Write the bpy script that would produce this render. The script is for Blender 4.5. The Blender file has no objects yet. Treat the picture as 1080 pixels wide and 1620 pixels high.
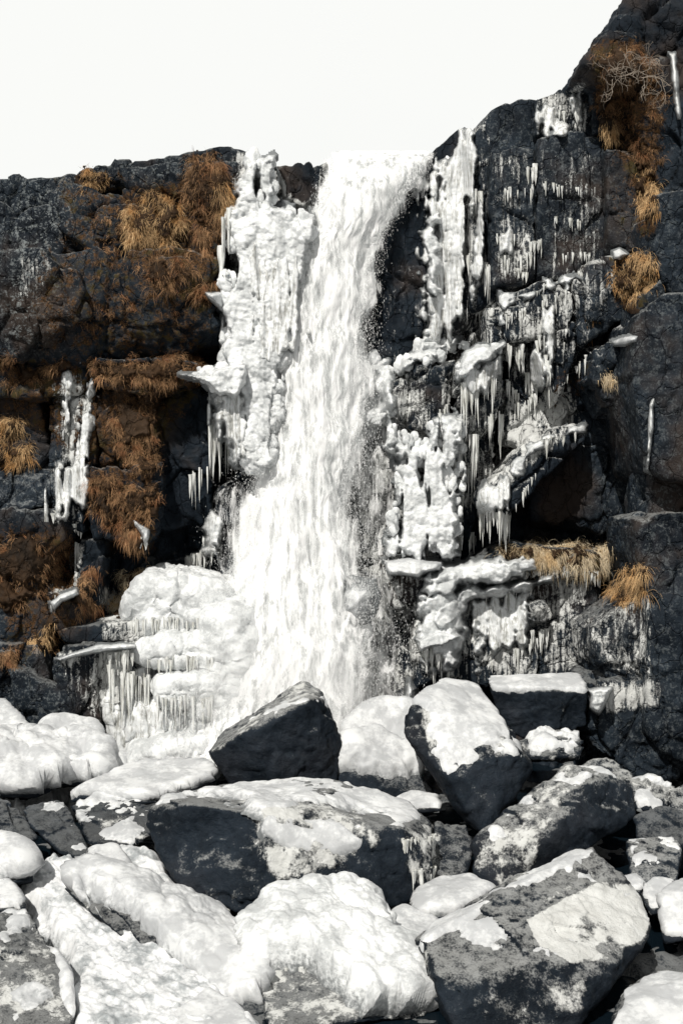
import bpy, math, random
import numpy as np
from mathutils import Vector
import bmesh

# ------------------------------------------------------------------ camera, sky, sun, exposure
S = bpy.context.scene
col = S.collection
F = 2015.0                                   # focal length in photo pixels
cam_d = bpy.data.cameras.new('camera'); cam = bpy.data.objects.new('camera', cam_d); col.objects.link(cam)
cam.location = (0, 0, 0); cam.rotation_euler = (math.radians(90), 0, 0)
cam_d.sensor_fit = 'HORIZONTAL'; cam_d.sensor_width = 36; cam_d.lens = F * 36 / 1080
cam_d.clip_end = 2000; cam_d.clip_start = 0.1
S.camera = cam
S.cycles.volume_bounces = 3; S.cycles.transparent_max_bounces = 16
S.render.resolution_x = 682; S.render.resolution_y = 1024
S.view_settings.view_transform = 'Standard'; S.view_settings.look = 'None'
S.view_settings.gamma = 1; S.view_settings.exposure = 0.28

SUN = Vector((-0.25, -0.66, 0.71)).normalized()    # towards the sun
elev = math.asin(SUN.z)
W = bpy.data.worlds.new('World'); S.world = W; W.use_nodes = True
wn = W.node_tree; bg = wn.nodes['Background']
sky = wn.nodes.new('ShaderNodeTexSky'); sky.sky_type = 'NISHITA'; sky.sun_disc = False
sky.sun_elevation = elev; sky.sun_rotation = math.atan2(SUN.x, SUN.y)
sky.air_density = 1.0; sky.dust_density = 6.0
mix = wn.nodes.new('ShaderNodeMix'); mix.data_type = 'RGBA'
tc = wn.nodes.new('ShaderNodeTexCoord')
cn = wn.nodes.new('ShaderNodeTexNoise'); cn.inputs['Scale'].default_value = 1.2; cn.inputs['Detail'].default_value = 4
wn.links.new(tc.outputs['Generated'], cn.inputs['Vector'])
mr = wn.nodes.new('ShaderNodeMapRange'); mr.inputs[1].default_value = 0.2; mr.inputs[2].default_value = 0.6
mr.inputs[3].default_value = 0.9; mr.inputs[4].default_value = 0.99
wn.links.new(cn.outputs['Fac'], mr.inputs[0]); wn.links.new(mr.outputs[0], mix.inputs[0])
wn.links.new(sky.outputs[0], mix.inputs[6]); # thin bright cloud, whitest low over the cliff, duller overhead and behind
sx_ = wn.nodes.new('ShaderNodeSeparateXYZ'); wn.links.new(tc.outputs['Generated'], sx_.inputs[0])
def wrange(src, a, b, c, d):
    n = wn.nodes.new('ShaderNodeMapRange'); n.interpolation_type = 'SMOOTHSTEP'; wn.links.new(src, n.inputs[0])
    for i, q in enumerate((a, b, c, d)): n.inputs[i + 1].default_value = q
    return n.outputs[0]
wm = wn.nodes.new('ShaderNodeMath'); wm.operation = 'MULTIPLY'
wn.links.new(wrange(sx_.outputs[2], .4, .75, 1, .38), wm.inputs[0]); wn.links.new(wrange(sx_.outputs[1], -.5, .6, .62, 1), wm.inputs[1])
cc = wn.nodes.new('ShaderNodeVectorMath'); cc.operation = 'SCALE'; cc.inputs[0].default_value = (7.95, 8.0, 7.8); wn.links.new(wm.outputs[0], cc.inputs['Scale'])
wn.links.new(cc.outputs[0], mix.inputs[7])
wn.links.new(mix.outputs[2], bg.inputs[0]); bg.inputs[1].default_value = 0.1
sd = bpy.data.lights.new('sun', 'SUN'); sun = bpy.data.objects.new('sun', sd); col.objects.link(sun)
sd.energy = 3.5; sd.angle = math.radians(0.6); sd.color = (1.0, 0.965, 0.90)
sun.rotation_euler = SUN.to_track_quat('Z', 'Y').to_euler(); sun.location = (-20, -10, 40)

# ------------------------------------------------------------------ maths helpers
def P(u, v, Y): return np.array([(u - 540) / F * Y, Y, (810 - v) / F * Y])
def proj(V): return 540 + V[:, 0] / V[:, 1] * F, 810 - V[:, 2] / V[:, 1] * F
RS = np.random.RandomState(7)
perm = RS.permutation(1024); grads = RS.normal(size=(1024, 3)); grads /= np.linalg.norm(grads, axis=1)[:, None]
def perlin(V):
    V = np.asarray(V, dtype=np.float64); i = np.floor(V).astype(np.int64); f = V - i
    w = f * f * f * (f * (f * 6 - 15) + 10); out = 0
    for dx in (0, 1):
        for dy in (0, 1):
            for dz in (0, 1):
                h = perm[(perm[(perm[(i[:, 0] + dx) & 1023] + i[:, 1] + dy) & 1023] + i[:, 2] + dz) & 1023]
                g = grads[h]
                d = g[:, 0] * (f[:, 0] - dx) + g[:, 1] * (f[:, 1] - dy) + g[:, 2] * (f[:, 2] - dz)
                out = out + d * (w[:, 0] if dx else 1 - w[:, 0]) * (w[:, 1] if dy else 1 - w[:, 1]) * (w[:, 2] if dz else 1 - w[:, 2])
    return out * 1.6
def fbm(V, o=4, lac=2.1, g=.5):
    s = 0; a = 1
    for k in range(o): s = s + a * perlin(V + 17.3 * k); V = V * lac; a *= g
    return s
def ridged(V, o=4):
    s = 0; a = 1
    for k in range(o): s = s + a * (1 - 2 * np.abs(perlin(V + 31.7 * k))); V = V * 2.2; a *= .5
    return s / 1.6
def worley(x, z, seed=0):
    ix = np.floor(x).astype(np.int64); iz = np.floor(z).astype(np.int64); best = np.full(x.shape, 9.); 
    for dx in (-1, 0, 1):
        for dz in (-1, 0, 1):
            cx = ix + dx; cz = iz + dz
            h = perm[(perm[(cx + seed) & 1023] + cz) & 1023]; g = grads[h]
            d = (cx + .5 + .45 * g[..., 0] - x) ** 2 + (cz + .5 + .45 * g[..., 1] - z) ** 2
            best = np.minimum(best, d)
    return np.sqrt(best)
def sstep(a, b, x): t = np.clip((x - a) / (b - a), 0, 1); return t * t * (3 - 2 * t)

# photo-plane rasters: where frost, moss, lichen lie on the rock (own shapes, baked once into the meshes)
U0, V0, ST, NU, NV = -400, -300, 4, 480, 560
gu, gv = np.meshgrid(U0 + ST * np.arange(NU), V0 + ST * np.arange(NV), indexing='ij')
def inpoly(x, y, poly):
    c = np.zeros(x.shape, bool); n = len(poly)
    for i in range(n):
        x1, y1 = poly[i][:2]; x2, y2 = poly[(i + 1) % n][:2]
        if y1 == y2: continue
        c ^= ((y1 > y) != (y2 > y)) & (x < (x2 - x1) * (y - y1) / (y2 - y1) + x1)
    return c
def polydist(x, y, poly):                    # + inside, - outside
    d = np.full(x.shape, 1e9); n = len(poly)
    for i in range(n):
        x1, y1 = poly[i][:2]; x2, y2 = poly[(i + 1) % n][:2]; dx, dy = x2 - x1, y2 - y1
        t = np.clip(((x - x1) * dx + (y - y1) * dy) / (dx * dx + dy * dy + 1e-9), 0, 1)
        d = np.minimum(d, (x - x1 - t * dx) ** 2 + (y - y1 - t * dy) ** 2)
    d = np.sqrt(d); return np.where(inpoly(x, y, poly), d, -d)
def raster(items):
    m = np.zeros((NU, NV))
    for poly, val, soft in items:
        m = np.maximum(m, val * sstep(-soft, soft, polydist(gu, gv, poly)))
    return m
def sample(m, u, v):
    a = np.clip((u - U0) / ST, 0, NU - 1.001); b = np.clip((v - V0) / ST, 0, NV - 1.001)
    i = a.astype(int); j = b.astype(int); fa = a - i; fb = b - j
    return (m[i, j] * (1 - fa) * (1 - fb) + m[i + 1, j] * fa * (1 - fb) + m[i, j + 1] * (1 - fa) * fb + m[i + 1, j + 1] * fa * fb)

# ------------------------------------------------------------------ mesh helpers
def mk(name, V, Fc, mat, parent=None, origin=None, attrs=None, smooth=True):
    V = np.asarray(V, dtype=np.float64); Fc = np.asarray(Fc); 
    o0 = np.zeros(3) if origin is None else np.asarray(origin, float)
    me = bpy.data.meshes.new(name); k = Fc.shape[1]
    me.vertices.add(len(V)); me.vertices.foreach_set('co', (V - o0).astype(np.float32).ravel())
    me.loops.add(Fc.size); me.loops.foreach_set('vertex_index', Fc.astype(np.int32).ravel())
    me.polygons.add(len(Fc)); me.polygons.foreach_set('loop_start', np.arange(0, Fc.size, k, dtype=np.int32))
    me.polygons.foreach_set('use_smooth', np.full(len(Fc), smooth))
    me.update(calc_edges=True)
    for an, a in (attrs or {}).items():
        at = me.attributes.new(an, 'FLOAT', 'POINT'); at.data.foreach_set('value', np.asarray(a, dtype=np.float32))
    me.materials.append(mat)
    o = bpy.data.objects.new(name, me); col.objects.link(o)
    if parent is not None: o.parent = parent
    else: o.location = o0
    return o
def tag(o, label=None, cat=None, group=None, kind=None):
    if label: o['label'] = label
    if cat: o['category'] = cat
    if group: o['group'] = group
    if kind: o['kind'] = kind
    return o
def thing(name, loc, label, cat, group=None):
    o = bpy.data.objects.new(name, None); col.objects.link(o); o.location = loc; o.empty_display_size = .2
    return tag(o, label, cat, group)
def compact(V, Fc, keep):
    Fc = Fc[keep]; used = np.zeros(len(V), bool); used[Fc.ravel()] = True
    idx = np.cumsum(used) - 1; return V[used], idx[Fc], used
ico = {}
def icosphere(s):
    if s not in ico:
        bm = bmesh.new(); bmesh.ops.create_icosphere(bm, subdivisions=s, radius=1)
        v = np.array([x.co[:] for x in bm.verts]); f = np.array([[q.index for q in x.verts] for x in bm.faces]); bm.free()
        v /= np.linalg.norm(v, axis=1)[:, None]; ico[s] = (v, f)
    return ico[s]
def vnormals(V, Fc):
    a = V[Fc[:, 1]] - V[Fc[:, 0]]; b = V[Fc[:, 2]] - V[Fc[:, 0]]; n = np.cross(a, b); N = np.zeros_like(V)
    for k in range(3):
        for c in range(3): N[:, c] += np.bincount(Fc[:, k], n[:, c], len(V))
    return N / (np.linalg.norm(N, axis=1)[:, None] + 1e-12)
def hull_planes(pts):
    pts = np.asarray(pts); bm = bmesh.new()
    for p in pts: bm.verts.new(p)
    bmesh.ops.convex_hull(bm, input=bm.verts[:]); bm.normal_update()
    c = pts.mean(axis=0); N = []; A = []
    for f in bm.faces:
        n = np.array(f.normal[:]); d = n @ (np.array(f.verts[0].co[:]) - c)
        if d < 0: n, d = -n, -d
        if d < 1e-3 or f.calc_area() < 1e-4: continue
        for k, m in enumerate(N):
            if n @ m > .975: break
        else: N.append(n); A.append(d)
    bm.free(); return c, np.array(N), np.array(A)
def terr(x, k):                              # stepped breaks, as in jointed basalt
    y = x * k; f = np.floor(y); return (f + sstep(.0, .3, y - f)) / k
def joints(x, z, seed, sx, sz):
    """rectangular-ish jointing: per-cell set-back and crack distance"""
    seed = int(seed); x = x / sx; z = z / sz; ix = np.floor(x).astype(np.int64); iz = np.floor(z).astype(np.int64)
    b1 = np.full(x.shape, 9.); b2 = b1.copy(); val = np.zeros(x.shape); gx = val.copy(); gz = val.copy()
    for dx in (-1, 0, 1):
        for dz in (-1, 0, 1):
            cx = ix + dx; cz = iz + dz; g = grads[perm[(perm[(cx + seed) & 1023] + cz) & 1023]]
            ax = x - cx - .5 - .42 * g[..., 0]; az = z - cz - .5 - .42 * g[..., 1]
            d = (np.abs(ax) ** 3 + np.abs(az) ** 3) ** (1 / 3.); n = d < b1
            b2 = np.where(n, b1, np.minimum(b2, d)); val = np.where(n, g[..., 2] + .35 * g[..., 0] * ax + .5 * g[..., 1] * az, val); b1 = np.where(n, d, b1)
    return val, 1 - sstep(.0, .10, b2 - b1)
class Rock: pass
def rock(pts, sub=6, p=26, chips=10, seed=0, amp=.03, fine=.012, dent=.0, joint=0., chip=(.84, .97), detail=1.):
    """closed rounded polyhedron through 3-D corner points, chipped and roughened"""
    rs = np.random.RandomState(seed + 11); c, N, D = hull_planes(pts); dirs, Fc = icosphere(sub)
    size = np.mean(np.abs(np.asarray(pts) - c).max(axis=0))
    pts = np.asarray(pts)
    for k in range(chips):                                # chip off corners and edges
        n = rs.normal(size=3); n /= np.linalg.norm(n); sup = ((pts - c) @ n).max()
        N = np.vstack([N, n]); D = np.append(D, sup * rs.uniform(*chip))
    s = np.zeros(len(dirs)); smin = np.zeros(len(dirs))
    for n, d in zip(N, D):
        q = np.maximum(dirs @ n / d, 0); s += q ** p; smin += q ** (p * .6)
    r = s ** (-1 / p); rsm = smin ** (-1 / (p * .6)) * .5 + r * .5
    X = c + dirs * r[:, None]; k = 1 / max(size, .3)
    R = Rock(); R.dirs, R.F, R.c = dirs, Fc, c
    off = seed * 3.7
    lowf = fbm(X * k * 1.3 + off, 3); hi = ridged(X * 3.0 + off, 4); hf = fbm(X * 11 + off, 3)
    st = perlin(np.stack([X[:, 0] * 1.2, X[:, 1] * 1.2, X[:, 2] * 7], 1) + off)
    t1 = terr(fbm(np.stack([X[:, 0] * 1.3, X[:, 1] * 1.3, X[:, 2] * .9], 1) + off + 9, 3), 3.0)
    disp = amp * size * lowf * 1.2 + amp * .6 * hi + fine * 1.3 * hf + fine * .9 * st + amp * 1.5 * t1
    if joint:
        wx = X[:, 0] + .12 * perlin(X * 1.5); wz = X[:, 2] + .12 * perlin(X * 1.7 + 9); j1, c1 = joints(wx, wz, seed, .95, 1.25); j2, c2 = joints(wx + .3, wz, seed + 7, .36, .42)
        fr = np.clip(-dirs[:, 1] * 1.6, 0, 1); disp += joint * fr * (.16 * j1 - .16 * c1 + .07 * j2 - .06 * c2)
    else:
        j2, c2 = joints(X[:, 0] + X[:, 1] * .6, X[:, 2] + X[:, 1] * .3, seed, .5, .33); disp += detail * (.035 * j2 - .012 * c2)
    if dent: disp -= dent * sstep(.25, .6, perlin(X * k * 1.7 + off + 5))
    R.V = X + dirs * disp[:, None]
    R.base = c + dirs * (rsm + amp * size * lowf * 1.6)[:, None]
    R.N = vnormals(R.V, Fc); R.NB = vnormals(R.base, Fc); R.size = size
    return R
def pts_px(front, back=1.0, shrink=.72):
    """corner points (u, v, depth) seen in front, plus the far side hidden behind them"""
    a = np.array(front, float); cu, cv = a[:, 0].mean(), a[:, 1].mean(); out = [P(*q) for q in a]
    for u, v, Y in a: out.append(P(cu + (u - cu) * shrink, cv + (v - cv) * shrink + 8, a[:, 2].mean() + back))
    return np.array(out)

# ------------------------------------------------------------------ materials
def mat(name):
    m = bpy.data.materials.new(name); m.use_nodes = True; return m, m.node_tree, m.node_tree.nodes['Principled BSDF']
class NT:
    def __init__(s, nt): s.nt = nt
    def new(s, t, **kw):
        n = s.nt.nodes.new(t)
        for k, v in kw.items(): setattr(n, k, v)
        return n
    def link(s, a, b): s.nt.links.new(a, b)
    def setin(s, sock, v):
        if isinstance(v, bpy.types.NodeSocket): s.link(v, sock)
        else: sock.default_value = v
    def math(s, op, a, b=0.0, c=0.0, clamp=False):
        n = s.new('ShaderNodeMath', operation=op); n.use_clamp = clamp
        s.setin(n.inputs[0], a); s.setin(n.inputs[1], b); s.setin(n.inputs[2], c); return n.outputs[0]
    def rng(s, x, a, b, c=0., d=1.):
        n = s.new('ShaderNodeMapRange'); n.interpolation_type = 'SMOOTHSTEP'
        s.setin(n.inputs[0], x)
        for i, q in enumerate((a, b, c, d)): s.setin(n.inputs[i + 1], q)
        return n.outputs[0]
    def mix(s, f, a, b):
        n = s.new('ShaderNodeMix', data_type='RGBA'); s.setin(n.inputs[0], f)
        s.setin(n.inputs[6], a if not isinstance(a, tuple) else a + (1,)); s.setin(n.inputs[7], b if not isinstance(b, tuple) else b + (1,)); return n.outputs[2]
    def pos(s): return s.new('ShaderNodeNewGeometry').outputs['Position']
    def vec(s, sc):
        n = s.new('ShaderNodeVectorMath', operation='MULTIPLY'); s.link(s.pos(), n.inputs[0]); n.inputs[1].default_value = sc; return n.outputs[0]
    def noise(s, scale, detail=4, rough=.55, v=None, dist=0):
        n = s.new('ShaderNodeTexNoise'); n.inputs['Scale'].default_value = scale; n.inputs['Detail'].default_value = detail
        n.inputs['Roughness'].default_value = rough; n.inputs['Distortion'].default_value = dist
        s.link(v if v is not None else s.pos(), n.inputs['Vector']); return n.outputs['Fac']
    def attr(s, name): n = s.new('ShaderNodeAttribute'); n.attribute_name = name; return n.outputs['Fac']
    def bump(s, h, strength, dist): 
        n = s.new('ShaderNodeBump'); n.inputs['Strength'].default_value = strength; n.inputs['Distance'].default_value = dist
        s.link(h, n.inputs['Height']); return n.outputs[0]

def rock_material(name, dark=(.0024, .0052, .0092), light=(.022, .032, .044), brown=.62, sv=(14, 14, 1.5), hi=.80, amp=2.7, crack=.9):
    m, nt, b = mat(name); t = NT(nt)
    n1 = t.noise(1.1, 8, .62); n2 = t.noise(7, 6, .7); n3 = t.noise(38, 3, .6)
    c = t.mix(t.rng(t.math('ADD', n1, t.math('MULTIPLY', n2, .45)), .52, .98), dark, light)
    c = t.mix(t.math('MULTIPLY', t.rng(t.noise(.55, 4, .6), .5, .68), brown), c, (.048, .030, .018))
    # lichen and mineral specks
    lich = t.math('MULTIPLY', t.rng(t.math('ADD', t.math('MULTIPLY', n2, .6), t.math('MULTIPLY', t.noise(22, 5, .75), .6)), .60, .70), t.attr('lichen'))
    c = t.mix(lich, c, t.mix(n3, (.13, .15, .155), (.34, .36, .36)))
    # moss
    mo = t.rng(t.math('ADD', t.attr('moss'), t.math('MULTIPLY', t.math('SUBTRACT', n2, .5), 2.0)), .42, .78)
    mc = t.mix(t.rng(n3, .35, .65), (.018, .013, .008), (.11, .055, .022)); mc = t.mix(t.rng(t.noise(2.2, 3), .5, .65), mc, (.05, .038, .014))
    c = t.mix(mo, c, mc)
    # frost and thin ice running down in streaks
    v = t.vec(sv); sn = t.noise(1.0, 5, .65, v); fr = t.math('MULTIPLY', t.attr('frost'), t.rng(t.noise(1.7, 4, .6), .36, .60, .68, 1.2))
    k = t.math('ADD', fr, t.math('MULTIPLY', t.math('SUBTRACT', t.math('ADD', t.math('MULTIPLY', sn, .66), t.math('MULTIPLY', t.noise(26, 5, .75), .34)), .5), amp))
    ff = t.rng(k, .46, hi)
    ff = t.math('MULTIPLY', ff, t.rng(fr, .02, .1))
    # snow dust caught on faces that look up
    g = t.new('ShaderNodeNewGeometry'); sx = t.new('ShaderNodeSeparateXYZ'); t.link(g.outputs['Normal'], sx.inputs[0])
    up = t.math('ADD', sx.outputs[2], t.math('MULTIPLY', t.math('SUBTRACT', n2, .5), 1.3))
    dn = t.rng(t.math('ADD', up, t.math('MULTIPLY', t.math('SUBTRACT', n3, .5), .9)), .55, 1.05)
    dust = t.math('MULTIPLY', dn, t.attr('dust'))
    ff = t.math('MAXIMUM', ff, dust)
    c = t.mix(ff, c, t.mix(t.noise(5, 4), (.40, .40, .38), (.76, .77, .76)))
    t.link(c, b.inputs['Base Color'])
    t.setin(b.inputs['Roughness'], t.rng(n2, .3, .7, .5, .85)); b.inputs['Specular IOR Level'].default_value = .14
    h = t.math('ADD', t.math('MULTIPLY', t.noise(9, 8, .68), 1.0), t.math('MULTIPLY', t.noise(45, 4, .6), .28))
    h = t.math('ADD', h, t.math('MULTIPLY', ff, .25))
    vo = t.new('ShaderNodeTexVoronoi'); vo.feature = 'DISTANCE_TO_EDGE'; vo.inputs['Scale'].default_value = 1.0
    wv = t.new('ShaderNodeVectorMath', operation='ADD'); t.link(t.vec((2.6, 2.6, 1.5)), wv.inputs[0]); nn = t.new('ShaderNodeTexNoise'); nn.inputs['Scale'].default_value = 2.2; nn.inputs['Detail'].default_value = 5; t.link(t.pos(), nn.inputs['Vector']); t.link(nn.outputs['Color'], wv.inputs[1]); t.link(wv.outputs[0], vo.inputs['Vector'])
    h = t.math('ADD', h, t.math('MULTIPLY', t.rng(vo.outputs['Distance'], 0., .045), crack))
    t.link(t.bump(h, .85, .05), b.inputs['Normal']); return m
ROCK = rock_material('basalt')
ROCKB = rock_material('boulder_basalt', (.0024, .0052, .0092), (.017, .025, .036), .15, (4, 4, 2.5), .86, 2.9, .0)
def ice_material(name, hi=(.78, .795, .80), lo=(.48, .495, .50), grey=.5, rough=.4, bump=.5, scale=18, streak=False, sss=.35):
    m, nt, b = mat(name); t = NT(nt)
    v = t.vec((6, 6, 1.0)) if streak else t.pos()
    n = t.noise(2.2, 5, .62, v); n2 = t.noise(scale, 5, .65, v)
    c = t.mix(t.rng(t.math('ADD', t.math('MULTIPLY', n, .7), t.math('MULTIPLY', n2, .3)), .5 - grey * .22, .62 - grey * .10), lo, hi)
    c = t.mix(t.rng(t.math('ADD', t.attr('thk'), t.math('MULTIPLY', t.math('SUBTRACT', n2, .5), 1.1)), .05, .62), (.16, .17, .175), c)
    t.link(c, b.inputs['Base Color']); b.inputs['Roughness'].default_value = rough
    b.inputs['Subsurface Weight'].default_value = sss; b.inputs['Subsurface Radius'].default_value = (1.0, 1.05, 1.1); b.inputs['Subsurface Scale'].default_value = .06
    b.inputs['Specular IOR Level'].default_value = .35
    t.link(t.bump(n2, bump, .04), b.inputs['Normal']); return m
ICE = ice_material('lumpy_ice', grey=.45, bump=.6)
SHEET = ice_material('sheet_ice', lo=(.30, .30, .28), grey=.62, streak=True, rough=.3, scale=9)
SNOW = ice_material('snow', (.67, .68, .685), (.45, .46, .47), grey=.34, rough=.5, bump=.22, scale=14)
ICICLE = ice_material('icicle_ice', (.80, .81, .79), (.48, .48, .44), grey=.55, rough=.25, streak=True, scale=6)

def grass_material(name, a, b_, c_):
    m, nt, b = mat(name); t = NT(nt)
    r = t.attr('rnd'); c = t.mix(r, a, b_); c = t.mix(t.rng(t.noise(3.0, 3), .5, .65), c, c_)
    t.link(c, b.inputs['Base Color']); b.inputs['Roughness'].default_value = .75; b.inputs['Specular IOR Level'].default_value = .2
    return m
G_ORANGE = grass_material('orange_grass', (.16, .09, .04), (.80, .54, .28), (.48, .26, .10))
G_RUST = grass_material('rust_grass', (.06, .036, .02), (.52, .30, .15), (.28, .13, .06))
G_STRAW = grass_material('straw_grass', (.32, .23, .13), (.86, .75, .55), (.56, .40, .22))
MOUND = rock_material('root_mat', (.012, .008, .005), (.06, .032, .015), .8)

def water_material(name, dens=1.0):
    m, nt, b = mat(name); t = NT(nt)
    v = t.vec((6, 6, .8)); a = t.noise(1.0, 7, .66, v, .2); a2 = t.noise(1.0, 5, .7, t.vec((26, 26, 3.2)))
    k = t.math('ADD', t.math('MULTIPLY', a, .75), t.math('MULTIPLY', a2, .25))
    al = t.rng(t.math('ADD', t.math('MULTIPLY', t.attr('dens'), 1.12), t.math('MULTIPLY', t.math('SUBTRACT', k, .5), 2.6)), .30, .85)
    c = t.mix(t.rng(k, .40, .58), (.80, .82, .82), (.95, .95, .95))
    df = t.new('ShaderNodeBsdfDiffuse'); tl = t.new('ShaderNodeBsdfTranslucent'); tr = t.new('ShaderNodeBsdfTransparent'); m1 = t.new('ShaderNodeMixShader'); m2 = t.new('ShaderNodeMixShader')
    t.link(c, df.inputs[0]); t.link(c, tl.inputs[0]); nb = t.bump(k, .22, .06); t.link(nb, df.inputs['Normal']); m1.inputs[0].default_value = .22
    t.link(df.outputs[0], m1.inputs[1]); t.link(tl.outputs[0], m1.inputs[2]); t.link(al, m2.inputs[0]); t.link(tr.outputs[0], m2.inputs[1]); t.link(m1.outputs[0], m2.inputs[2])
    t.link(m2.outputs[0], nt.nodes['Material Output'].inputs[0]); return m
WATER = water_material('falling_water')
FOAM = ice_material('foam_water', (.78, .79, .80), (.30, .32, .33), grey=.6, rough=.4, bump=.5, scale=12)
DROP = mat('spray_drops'); DROP[2].inputs['Base Color'].default_value = (.9, .91, .91, 1); DROP[2].inputs['Roughness'].default_value = .6; DROP = DROP[0]

# ------------------------------------------------------------------ masks on the cliff (photo outlines of frost, moss, lichen)
M_FROST = raster([
 ([(745,190),(770,180),(775,470),(700,520),(690,300)], 0.63, 25),
 ([(850,150),(925,130),(930,205),(850,215)], 0.71, 14),
 ([(780,340),(850,330),(850,440),(780,450)], 0.55, 18),
 ([(850,230),(955,230),(960,420),(850,440)], 0.40, 20),
 ([(775,240),(850,230),(850,340),(775,340)], 0.44, 18),
 ([(690,520),(800,450),(960,410),(985,440),(880,640),(840,700),(720,850),(690,860)], 0.55, 20),
 ([(800,480),(900,440),(880,640),(830,680)], .5, 15),
 ([(820,640),(900,590),(920,670),(780,790),(750,800)], 0.76, 12),
 ([(600,900),(860,880),(940,900),(940,1050),(840,1090),(600,1080)], 0.61, 20),
 ([(640,940),(800,930),(790,1060),(650,1060)], 0.76, 20),
 ([(925,990),(1000,930),(1030,940),(1030,1080),(960,1060)], 0.61, 12),
 ([(940,1080),(1040,1070),(1040,1120),(960,1130)], 0.71, 12),
 ([(520,560),(680,560),(700,900),(560,900)], 0.73, 30),
 ([(540,880),(640,880),(640,1120),(540,1120)], 0.76, 25),
 ([(640,290),(600,400),(570,470),(590,560),(680,520),(690,300)], .24, 14),
 ([(370,240),(540,240),(470,740),(350,740)], 0.85, 18),
 ([(435,252),(510,252),(500,310),(450,300)], .0, 4),
 ([(330,780),(400,760),(400,900),(330,900)], 0.51, 14),
 ([(85,590),(150,600),(140,720),(130,830),(78,830)], 0.46, 8),
 ([(100,600),(128,585),(118,730),(95,730)], 0.85, 6),
 ([(133,605),(150,600),(142,720),(126,725)], 0.85, 6),
 ([(90,1030),(215,1020),(215,1130),(160,1150),(100,1100)], 0.61, 10),
 ([(160,930),(380,930),(380,1200),(160,1200)], 0.85, 18),
 ([(75,920),(125,915),(125,945),(75,945)], 0.67, 6),
 ([(110,860),(132,860),(125,930),(105,930)], 0.76, 6),
 ([(30,400),(90,410),(60,480),(20,470)], 0.49, 12),
])
M_FROST *= 1 - .85 * sstep(-4, 6, polydist(gu, gv, [(437,254),(510,254),(505,300),(482,322),(455,308)]))
M_MOSS = raster([
 ([(60,270),(190,262),(330,300),(350,400),(345,575),(60,575),(30,470),(90,340)], .56, 40),
 ([(180,310),(360,250),(365,400),(330,520),(200,420)], .72, 20),
 ([(0,565),(330,565),(340,600),(250,720),(250,880),(170,880),(130,740),(0,650)], .66, 20),
 ([(0,820),(110,830),(110,900),(130,1000),(60,1040),(0,1060)], .62, 20),
 ([(930,60),(1010,50),(1060,150),(1040,320),(1000,330),(960,220),(930,130)], .70, 18),
 ([(1000,230),(1045,230),(1040,370),(1005,380)], .75, 10),
 ([(960,230),(1010,230),(1010,390),(965,400)], .42, 10),
 ([(960,400),(1030,400),(1030,490),(970,490)], .6, 10),
 ([(830,680),(930,700),(930,830),(860,830)], .22, 25),
 ([(880,580),(960,560),(900,660),(850,690)], .50, 14),
 ([(780,860),(960,870),(960,920),(800,890)], .8, 10),
 ([(380,240),(430,250),(400,320),(370,330)], .55, 8),
])
M_LICH = raster([
 ([(0,270),(180,260),(120,540),(0,560)], 1.1, 40),
 ([(190,250),(420,240),(380,290),(190,300)], .8, 25),
 ([(150,350),(340,350),(340,540),(130,540)], .42, 30),
 ([(0,720),(100,720),(100,820),(0,820)], .55, 20),
 ([(0,900),(110,900),(110,1150),(0,1150)], .55, 20),
 ([(940,90),(1000,60),(1000,120),(940,130)], .7, 20),
 ([(940,250),(1080,300),(1080,1230),(930,1200)], .36, 30),
 ([(760,190),(960,130),(960,430),(760,450)], .40, 30),
])
def masks(V):
    u, v = proj(V); return {'frost': sample(M_FROST, u, v), 'moss': sample(M_MOSS, u, v), 'lichen': sample(M_LICH, u, v) * .7}

# ------------------------------------------------------------------ the cliff
def blk(poly, Y, th=1.8, lean=0., under=0., **kw):
    """block of the cliff: convex front outline in photo pixels at depth Y, reaching th metres back"""
    pts = []; vm = max(q[1] for q in poly); v0 = min(q[1] for q in poly)
    for q in poly:
        y = q[2] if len(q) > 2 else Y + lean * (vm - q[1]) / 78.
        if under and q[1] > vm - 30: y += under
        a = P(q[0], q[1], y); pts.append(a); pts.append(a + np.array([0, th, 0]))
    kw.setdefault('p', 60); kw.setdefault('chips', 9); kw.setdefault('joint', .8)
    return rock(np.array(pts), **kw)
def join(rocks):
    V = []; Fc = []; n = 0
    for R in rocks: V.append(R.V); Fc.append(R.F + n); n += len(R.V)
    return np.vstack(V), np.vstack(Fc)
sky_u = [-450,0,60,110,180,250,330,380,430,520,640,680,715,760,850,935,960,1000,1100,1500]
sky_v = [300,284,278,272,262,250,240,241,250,256,254,246,222,192,156,150,112,50,-20,-150]
def wall_Y(x, z):
    u = 540 + x / 27 * F; v = 810 - z / 27 * F
    y = 27.0 + 0 * x
    y = y + .9 * sstep(140, 60, np.abs(u - 520)) * sstep(1250, 700, v) * 0
    y = y - 1.1 * sstep(850, 1250, v) * sstep(1250, 900, u)
    q = np.stack([x * .9, 0 * x, z * .5], 1).reshape(-1, 3)
    y = y + .35 * fbm(q + 3, 3).reshape(x.shape) - .16 * ridged(np.stack([x * 2.6, 0 * x, z * 1.1], 1).reshape(-1, 3), 4).reshape(x.shape)
    j1, c1 = joints(x + .1 * perlin(q * 2).reshape(x.shape), z, 5, .8, 1.3); j2, c2 = joints(x, z, 9, .3, .45)
    y = y - .22 * j1 + .12 * c1 - .08 * j2 + .04 * c2
    y = y - .04 * fbm(np.stack([x * 9, 0 * x, z * 5], 1).reshape(-1, 3), 3).reshape(x.shape)
    return y
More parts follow.
